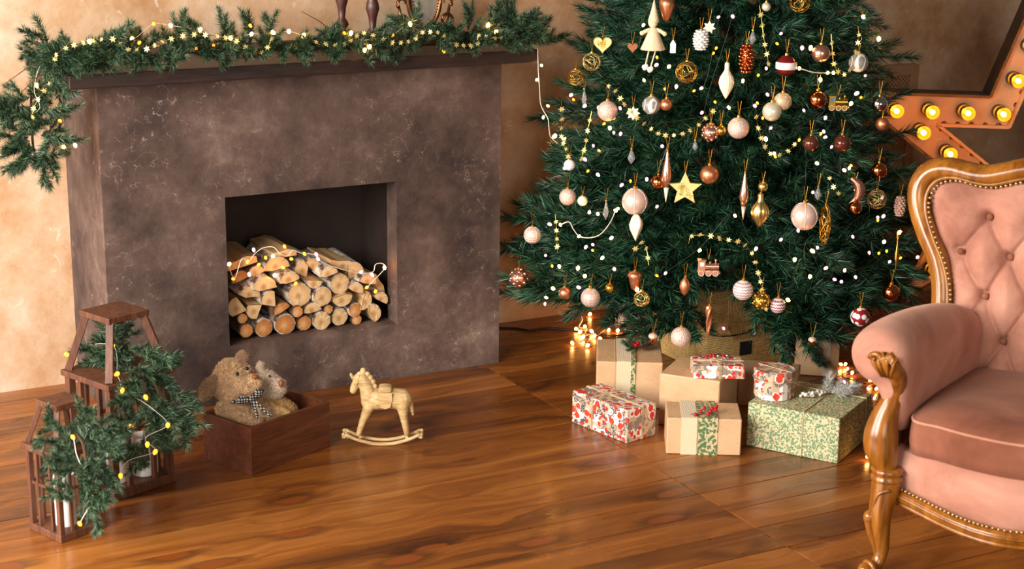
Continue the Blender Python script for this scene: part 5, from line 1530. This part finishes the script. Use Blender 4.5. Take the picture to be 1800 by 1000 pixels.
# ------------------------------------------------------------------ cables and lights on the floor
def fl(x, y_, z=.004): return at_z(x, y_, z)


t_ = thing('power_cable', 'black power cable lying along the wall behind the tree', 'cable', fl(880, 578))
o_ = fl(880, 578)
MB().tube([p - o_ for p in bez([fl(878, 576), fl(905, 577), (fl(930, 580)), fl(960, 577), fl(1000, 580), fl(1050, 586), fl(1080, 590), fl(1105, 585), fl(1120, 577)], 6)], .004, 6).build('cable', 'wire_dark', t_, smooth=True)
p = fl(1103, 565, 0)
t_ = thing('power_strip', 'white power strip on the floor by the wall', 'power strip', (p.x, p.y, 0), .1)
MB().box((0, 0, .018), (.09, .06, .036)).build('housing', 'plastic_white', t_, bevel=.006)
m = MB()
for x in (-.022, .022): m.lathe([(.017, .0355), (.017, .0375), (.013, .0376), (.013, .0362)], 16, (x, 0, 0))
m.build('sockets', 'plastic_white', t_)
pix = [(1036, 500, .16), (1022, 548, .08), (1024, 562, .05), (1018, 575, .01), (1032, 578, .01), (1026, 590, .01), (1040, 588, .01), (1030, 604, .01), (1018, 602, .01), (1035, 595, .01), (1050, 590, .01), (1070, 575, .006), (1090, 570, .006), (1100, 580, .006)]
wp = [at_z(x, y_, z_) for x, y_, z_ in pix]
bl = [(at_z(x, y_, .012), 'bulb_warm', 1.7) for x, y_ in [(1037, 552), (1020, 583), (1025, 592), (1006, 603), (1028, 574), (1045, 590), (1070, 580), (1086, 561), (1040, 582), (1013, 578), (1055, 595), (1033, 607), (1086, 581)]]
light_string('fairy_lights', 'tangle of clear wired warm lights on the floor behind tall kraft gift', wp, bl, 'wire_clear', .0022)
pix = [(1470, 655), (1450, 648), (1440, 640), (1455, 632), (1490, 640), (1510, 655), (1530, 650), (1545, 660), (1530, 675), (1500, 668), (1480, 660), (1510, 645), (1540, 640), (1555, 650), (1548, 680), (1540, 700), (1530, 720), (1540, 745), (1532, 770), (1527, 800)]
wp = [fl(x, y_, .006) for x, y_ in pix]
bl = [(fl(x, y_, .014), 'bulb_warm' if i % 2 else 'bulb_pink', 1.5) for i, (x, y_) in enumerate([(1440, 641), (1450, 653), (1456, 648), (1470, 645), (1472, 652), (1486, 640), (1490, 648), (1521, 636), (1484, 671), (1530, 668), (1526, 683), (1541, 683), (1545, 730), (1525, 803), (1508, 640), (1498, 655), (1565, 655), (1478, 640), (1537, 700)])]
light_string('fairy_lights', 'dark wired fairy lights coiled on the floor beside the green gift', wp, bl, 'wire_dark', .002)
pix = [(1205, 548), (1225, 560), (1245, 585), (1270, 591), (1300, 588), (1325, 578), (1345, 560), (1358, 545)]
wp = [at_y(x, y_, -.475) for x, y_ in pix]
light_string('fairy_lights', 'dark light cord drooping across the front of the jute box', wp, [(at_y(1272, 577, -.47), 'bulb_pink', 1.5), (at_y(1325, 586, -.48), 'bulb_pink', 1.5)], 'wire_dark', .0022)
pix = [(1562, 600, .1), (1550, 650, .06), (1535, 690, .02)]

# ------------------------------------------------------------------ perforated radiator screen on the wall
sx0, sx1, sz0, sz1 = 1.02, 2.325, .08, .945; sy = WALL_Y - .035
rs = thing('radiator_screen', 'tan perforated radiator screen on the wall behind the tree', 'radiator cover', ((sx0 + sx1) / 2, sy, 0))
cx_ = (sx0 + sx1) / 2; w_ = sx1 - sx0; hgt = sz1 - sz0; fw_ = .045
m = MB()
for x in (sx0 + fw_ / 2, sx1 - fw_ / 2): m.box((x - cx_, .012, (sz0 + sz1) / 2), (fw_, .045, hgt))
for zc in (sz0 + fw_ / 2, sz1 - fw_ / 2): m.box((0, .012, zc), (w_ - 2 * fw_, .045, fw_))
m.build('frame', 'grille_paint', rs, bevel=.002)
m = MB(); pitch = .0205; x0, x1, z0, z1 = -w_ / 2 + fw_, w_ / 2 - fw_, sz0 + fw_, sz1 - fw_; hh = z1 - z0
for sgn, yy in ((1, 0.), (-1, .002)):
    k0 = x0 - hh
    while k0 < x1:
        a = max(x0, k0); b = min(x1, k0 + hh)
        if b - a > .01:
            za, zb = (z0 + a - k0, z0 + b - k0) if sgn > 0 else (z1 - (a - k0), z1 - (b - k0))
            m.bar((a, yy, za), (b, yy, zb), .002, .0068, up=(0, 1, 0)) if False else m.bar((a, yy, za), (b, yy, zb), .0075, .002, up=(0, 1, 0))
        k0 += pitch
tag(m.build('lattice', 'grille_paint', rs), kind='stuff')
MB().box((0, .02, (sz0 + sz1) / 2), (w_ - .02, .006, hgt - .02)).build('hole_shade_sheet', 'black_gap', rs)  # black sheet added to imitate the shade seen through the lattice holes

# ------------------------------------------------------------------ marquee star
SC = Vector((2.338, -.237, .645)); SR = .80; sr = SR * .382
st = thing('marquee_star', 'hollow star shaped marquee sign with glowing amber bulbs and dark rim', 'light sign', (SC.x, SC.y, 0), CAMROT)
SD = .12
outer = star_poly(5, SR, sr, PI / 2 - .02); inner = star_poly(5, SR * .5, SR * .5 * .382, PI / 2 - .02)


def spt(p, y_): return (p[0], y_, SC.z + p[1])


m = MB()
vs = [spt(p, -SD / 2 + .03) for p in outer] + [spt(p, -SD / 2 + .03) for p in inner] + [spt(p, SD / 2) for p in outer] + [spt(p, SD / 2) for p in inner]
m.add(vs, [(i, (i + 1) % 10, (i + 1) % 10 + 10, i + 10) for i in range(10)] + [((i + 1) % 10 + 20, i + 20, i + 30, (i + 1) % 10 + 30) for i in range(10)])
m.build('face_panel', 'star_face', st)
for nm, poly, sgn, mt in (('outer_rim', outer, 1, 'star_rim'), ('inner_rim', inner, -1, 'star_face')):
    for i in range(10):
        a, b = Vector(poly[i]), Vector(poly[(i + 1) % 10])
        MB().bar((a.x, 0, SC.z + a.y), (b.x, 0, SC.z + b.y), SD, .012, up=(-(b - a).y, 0, (b - a).x)).build(nm, mt, st)
m = MB()
for i in range(10):
    a, b = Vector(inner[i]), Vector(inner[(i + 1) % 10])
    for f in (.12, .31, .5, .69, .88):
        p = a.lerp(b, f) * 1.02; m.ball((p.x, -SD / 2 + .028, SC.z + p.y), (.012, .006, .012), 8, 6)
tag(m.build('rivets', 'rivet', st, smooth=True), kind='stuff')
socket = MB().tube([(0, 0, 0), (0, -.035, 0)], [.03, .03], 18).tube([(0, -.035, 0), (0, -.05, 0)], [.021, .019], 14).mesh('socket', 'socket_black', True, .7)
R90 = Matrix.Rotation(PI / 2, 4, 'X')
globe = MB().lathe([(.012, 0), (.016, .012), (.026, .03), (.0285, .044), (.024, .06), (.012, .071), (.001, .074)], 18).mesh('globe', 'bulb_glass', True)
fil = MB().lathe([(.002, .012), (.0075, .026), (.009, .04), (.006, .052), (.001, .058)], 10).mesh('filament', 'filament', True)
def mid_edge(i):
    a = [(Vector(outer[i]) + Vector(inner[i])) / 2, (Vector(outer[(i + 1) % 10]) + Vector(inner[(i + 1) % 10])) / 2]; return a
bulbs = []
for i in range(10):
    a, b = mid_edge(i)
    tip = i % 2 == 0
    n_ = 3
    for k_ in range(n_ + (1 if tip else 1)):
        f = (k_ + .0) / (n_ + .0)
        if f >= .99: continue
        bulbs.append(a.lerp(b, f))
for p in bulbs:
    s_ = place('socket', socket, st, loc=(p.x, -SD / 2 + .03, SC.z + p.y))
    g_ = place('globe', globe, s_, Matrix.Translation((0, -.046, 0)) @ R90); place('filament', fil, s_, Matrix.Translation((0, -.046, 0)) @ R90)

# ------------------------------------------------------------------ armchair
ch = thing('armchair', 'pink velvet tufted armchair with carved honey wood frame', 'armchair', (.5543, -2.1373, 0), math.radians(-54))
TILT = .2


def BP(x, z, dy=0.):
    return Vector((x, .15 + TILT * (z - .45) + dy, z))


half = [(-.30, .44), (-.312, .56), (-.322, .67), (-.345, .745), (-.382, .812), (-.413, .88), (-.422, .93), (-.41, .97), (-.38, .994), (-.335, 1.0), (-.278, .991), (-.23, .99), (-.18, 1.003), (-.132, 1.017), (-.06, 1.03), (0, 1.033)]
full = half + [(-x, z) for x, z in reversed(half[:-1])]
path = bez([BP(x, z, -.005) for x, z in full], 4)
m = MB(); m.tube(path, .031, 14, flat=1.15, ref=(0, 1, .2)); m.build('back_frame', 'chair_wood', ch, smooth=True, sharp=.8)
m = MB(); inn = bez([BP(x * .93, .44 + (z - .44) * .965, -.035) for x, z in full], 4); m.tube(inn, .006, 8); m.build('frame_bead', 'chair_wood', ch, smooth=True)
m = MB(); inn2 = bez([BP(x * .905, .44 + (z - .44) * .95, -.034) for x, z in full], 14)
acc = 0
for i in range(1, len(inn2)):
    acc += (inn2[i] - inn2[i - 1]).length
    if acc > .0125: acc = 0; m.ball(inn2[i], .0052, 7, 5)
tag(m.build('nail_heads', 'brass_nail', ch, smooth=True), kind='stuff')
# tufted back
BT = []
for j, (z, x0) in enumerate([(.98, -.28), (.877, -.21), (.772, -.28), (.655, -.21), (.535, -.28), (.42, -.21)]):
    if j == 0: continue
    x = x0
    while x < .3:
        BT.append((x + (.02 if j > 2 else 0.) * (-x / .3), z)); x += .14
import bisect
zl = [p[1] for p in half[:9]]


def half_w(z):
    pts = [(p[1], -p[0] * .93) for p in half[:8]]
    if z <= pts[0][0]: return pts[0][1]
    for (za, xa), (zb, xb) in zip(pts, pts[1:]):
        if z <= zb: return xa + (xb - xa) * (z - za) / (zb - za)
    return pts[-1][1]


def top_z(x):
    pts = [(p[0], p[1]) for p in half[7:]]; x = -abs(x)
    if x <= pts[0][0]: return pts[0][1]
    for (xa, za), (xb, zb) in zip(pts, pts[1:]):
        if x <= xb: return za + (zb - za) * (x - xa) / (xb - xa)
    return pts[-1][1]


def seg_d(p, a, b):
    ax, az = a; bx, bz_ = b; dx, dz = bx - ax, bz_ - az; t = max(0, min(1, ((p[0] - ax) * dx + (p[1] - az) * dz) / (dx * dx + dz * dz)))
    return math.hypot(p[0] - ax - t * dx, p[1] - az - t * dz)


SEGS = [(a, b) for i, a in enumerate(BT) for b in BT[i + 1:] if .05 < abs(a[1] - b[1]) < .14 and abs(a[0] - b[0]) < .1]
NX, NZ = 130, 130; vs = []
for j in range(NZ + 1):
    for i in range(NX + 1):
        u_ = -1 + 2 * i / NX; v_ = j / NZ
        z = .40 + v_ * .63; hw = half_w(z)
        x = u_ * hw; zt = top_z(x) * .965 + .02; z = .40 + v_ * (zt - .40)
        hw = half_w(z); x = u_ * hw
        edge = min((1 - abs(u_)) * hw, (1 - v_) * .6); puff = .075 * (1 - math.exp(-edge / .045))
        bd = min(math.hypot(x - a, z - b) for a, b in BT); sd = min(seg_d((x, z), a, b) for a, b in SEGS)
        dip = .034 * math.exp(-(bd / .018) ** 2) + .020 * math.exp(-(bd / .05) ** 2) + .012 * math.exp(-(sd / .006) ** 2) + .012 * math.exp(-(sd / .03) ** 2)
        vs.append(BP(x, z, .005 - puff + min(dip, puff * .95)))
m = MB(); m.add(vs, [(j * (NX + 1) + i, j * (NX + 1) + i + 1, (j + 1) * (NX + 1) + i + 1, (j + 1) * (NX + 1) + i) for j in range(NZ) for i in range(NX)])
m.build('backrest', 'velvet_pink', ch, smooth=True)
for x, z in BT:
    if abs(x) > half_w(z) - .02: continue
    MB().ball(BP(x, z, -.014), (.0105, .007, .0105), 10, 7).build('button', 'velvet_shaded', ch, smooth=True)
m = MB(); vs = [BP(x * .97, z, .03) for x, z in full]; m.add(vs + [BP(x * .97, z, .05) for x, z in full], [tuple(range(len(full))), tuple(reversed(range(len(full), 2 * len(full))))] + [(i, i + len(full), (i + 1) % len(full) + len(full), (i + 1) % len(full)) for i in range(len(full))])
m.build('outer_back', 'velvet_pink', ch)


def bow(x):  # serpentine front of the seat
    return -.345 - .085 * math.cos(max(-1, min(1, x / .31)) * PI / 2) ** 1.3


def railz(x):
    return .235 - .035 * math.cos(max(-1, min(1, x / .31)) * PI / 2) ** 1.2


xs = [-.305 + .61 * i / 40 for i in range(41)]
# seat box, apron, rail
m = MB(); vs = []; fs = []
for i, x in enumerate(xs):
    y0, zb = bow(x), railz(x)
    for y_, z in ((y0 + .01, zb), (y0 - .004, zb + .03), (y0 - .008, zb + .07), (y0 + .004, .34), (y0 + .05, .345)):
        vs.append((x, y_, z))
for i in range(40):
    for k_ in range(4): a = i * 5 + k_; fs.append((a, a + 5, a + 6, a + 1))
m.add(vs, fs); m.build('apron', 'velvet_pink', ch, smooth=True)
MB().box((0, -.06, .285), (.60, .50, .11)).build('seat_deck', 'velvet_pink', ch, bevel=.01)
m = MB(); m.tube([(x, bow(x) - .004, railz(x) - .014) for x in xs], .018, 10, flat=.85, ref=(0, 1, 0)); m.tube([(x, bow(x) - .016, railz(x) - .012) for x in xs], .006, 6); m.tube([(x, bow(x) - .008, railz(x) - .034) for x in xs], .007, 6)
m.build('front_rail', 'chair_wood', ch, smooth=True)
m = MB(); acc = 0; P_ = bez([(x, bow(x) - .012, railz(x) + .009) for x in xs], 4)
for i in range(1, len(P_)):
    acc += (P_[i] - P_[i - 1]).length
    if acc > .0115: acc = 0; m.ball(P_[i], .0045, 6, 5)
tag(m.build('rail_nails', 'brass_nail', ch, smooth=True), kind='stuff')
for s in (-1, 1):
    MB().tube([(s * .295, -.33, .225), (s * .29, 0, .235), (s * .28, .22, .24)], .018, 8, ref=(0, 0, 1)).build('side_rail', 'chair_wood', ch, smooth=True)
    MB().tube(bez([(s * .27, .17, .42), (s * .27, .19, .25), (s * .265, .25, .1), (s * .26, .31, 0)], 4), [.026] * 6 + [.024] * 4 + [.02] * 3, 10, ref=(0, 1, 0)).build('back_leg', 'chair_wood', ch, smooth=True)
# cushion with piping
m = MB(); rows = []
prof = [(0, .335, 0), (-.012, .345, 1), (-.022, .375, 1), (-.022, .40, 1), (-.012, .43, 1), (.0, .440, 1)]
N_ = 34
out = []
for i in range(N_ + 1):
    x = -.268 + .536 * i / N_; out.append((x, bow(x * .98) - .002))
back = [(.235, .0), (.215, .17), (-.215, .17), (-.235, .0)]
ring = bez([(p[0], p[1], 0) for p in [out[0], out[5], out[10], out[17], out[24], out[29], out[34]]] + [(x, y_, 0) for x, y_ in [(.272, -.2), (.245, .0), (.22, .15), (0, .175), (-.22, .15), (-.245, .0), (-.272, -.2)]], 6, True)
cen = Vector((0, -.13, 0)); nR = len(ring); vs = []; fs = []
lay = [(.90, .338), (.985, .346), (1.0, .372), (1.0, .40), (.99, .428), (.972, .442), (.9, .456), (.7, .472), (.45, .480), (.2, .483)]
for f, z in lay:
    for p in ring: q = cen + (p - cen) * f; vs.append((q.x, q.y, z))
for l_ in range(len(lay) - 1):
    for i in range(nR): j = (i + 1) % nR; fs.append((l_ * nR + i, l_ * nR + j, (l_ + 1) * nR + j, (l_ + 1) * nR + i))
fs.append(tuple((len(lay) - 1) * nR + i for i in range(nR))); fs.append(tuple(reversed(range(nR))))
m.add(vs, fs); m.build('seat_cushion', 'velvet_shaded', ch, smooth=True)
MB().tube([cen + (p - cen) * .985 + Vector((0, 0, .438)) for p in ring], .0042, 6, closed=True).build('piping', 'velvet_piping', ch, smooth=True)
# arms
for s in (-1, 1):
    m = MB()
    # stations along the arm: y, centre x, half width, top z, bottom z of the inner side
    ys = [(-.444, .352, .008, .632, .62), (-.441, .352, .040, .662, .615), (-.432, .352, .062, .678, .59), (-.41, .352, .078, .692, .56), (-.375, .350, .082, .696, .40), (-.28, .344, .083, .692, .37), (-.15, .326, .085, .682, .36), (.0, .298, .088, .665, .36), (.10, .272, .088, .645, .36), (.17, .255, .08, .62, .36)]
    vs = []; fs = []; nK = 26
    for y_, xc, rx, ztp, zin in ys:
        rt = rx * .92; zc = ztp - rt
        for k_ in range(nK):
            a = 2 * PI * k_ / nK; x_, z_ = math.cos(a) * rx, math.sin(a) * rt
            if z_ < 0:
                if x_ < 0: z_ = max(z_ * 3.4, -(zc - zin)) if zin < .5 else z_; x_ = -rx * (abs(math.cos(a)) ** .55) if zin < .5 else x_
                else: z_ = z_ * 1.15
            vs.append((s * (xc + x_), y_, zc + z_))
    for i in range(len(ys) - 1):
        for k_ in range(nK): j = (k_ + 1) % nK; fs.append((i * nK + k_, i * nK + j, (i + 1) * nK + j, (i + 1) * nK + k_))
    fs.append(tuple(range(nK))); fs.append(tuple((len(ys) - 1) * nK + k_ for k_ in range(nK)))
    if s < 0: fs = [tuple(reversed(f)) for f in fs]
    m.add(vs, fs); m.build('arm_pad', 'velvet_pink', ch, smooth=True, sub=1)
    MB().box((s * .335, -.07, .42), (.03, .50, .30)).build('outer_arm_panel', 'velvet_pink', ch, bevel=.01)
    # S-shaped arm support with acanthus scroll
    P_ = bez([(s * .335, -.435, .628), (s * .318, -.43, .60), (s * .302, -.40, .56), (s * .312, -.375, .51), (s * .335, -.375, .44), (s * .34, -.38, .37), (s * .325, -.38, .315), (s * .318, -.378, .288)], 5)
    n_ = len(P_); rad = []
    for i in range(n_):
        t = i / (n_ - 1); rad.append(.026 + .004 * math.sin(t * PI) + .018 * math.exp(-((t - .72) / .16) ** 2) - .006 * math.exp(-((t - .35) / .15) ** 2))
    MB().tube(P_, rad, 12, ref=(0, 1, 0)).build('arm_support', 'chair_wood', ch, smooth=True)
    m = MB()
    for c0, r0 in ((s * .352, .017), (s * .318, .015)):
        m.tube([(c0 + r0 * (1 - j / 16) * math.cos(j * .6) * s, -.446 - .001 * j, .618 + r0 * (1 - j / 16) * math.sin(j * .6)) for j in range(14)], [.008 - .0003 * j for j in range(14)], 7)
    for j in range(5): m.tube([(s * (.30 + .016 * j), -.448, .640 - .006 * abs(j - 2)), (s * (.303 + .013 * j), -.46, .608), (s * (.312 + .006 * j), -.44, .57)], [.007, .006, .003], 6)
    m.build('arm_scroll', 'chair_wood', ch, smooth=True)
    m = MB(); m.lathe([(.036, .262), (.043, .268), (.043, .276), (.034, .281), (.041, .286), (.044, .296), (.036, .304)], 20, (s * .318, -.375, 0)); m.build('leg_collar', 'chair_wood', ch, smooth=True)
    # cabriole front leg
    P_ = bez([(s * .318, -.375, .265), (s * .322, -.382, .22), (s * .326, -.388, .17), (s * .322, -.382, .11), (s * .318, -.38, .06), (s * .326, -.395, .025), (s * .342, -.42, .018)], 5)
    n_ = len(P_); rad = [.040 - .022 * min(1, (i / (n_ - 1)) / .72) ** 1.1 + (.012 if i > n_ - 6 else 0) * (i - n_ + 6) / 5 for i in range(n_)]
    rad[-1] *= .8
    MB().tube(P_, rad, 12, ref=(0, 1, 0)).ball((s * .347, -.428, .02), (.02, .02, .019)).build('front_leg', 'chair_wood', ch, smooth=True)
    m = MB(); m.ball((s * .352, -.40, .16), (.016, .016, .02)); m.tube(bez([(s * .354, -.402, .16), (s * .346, -.4, .12), (s * .334, -.395, .08), (s * .328, -.392, .05)], 4), [.013 - .0007 * j for j in range(13)], 8)
    m.tube(bez([(s * .352, -.4, .175), (s * .34, -.41, .2), (s * .33, -.415, .235), (s * .3, -.41, .25)], 4), .006, 6)
    m.build('leg_carving', 'chair_wood', ch, smooth=True)
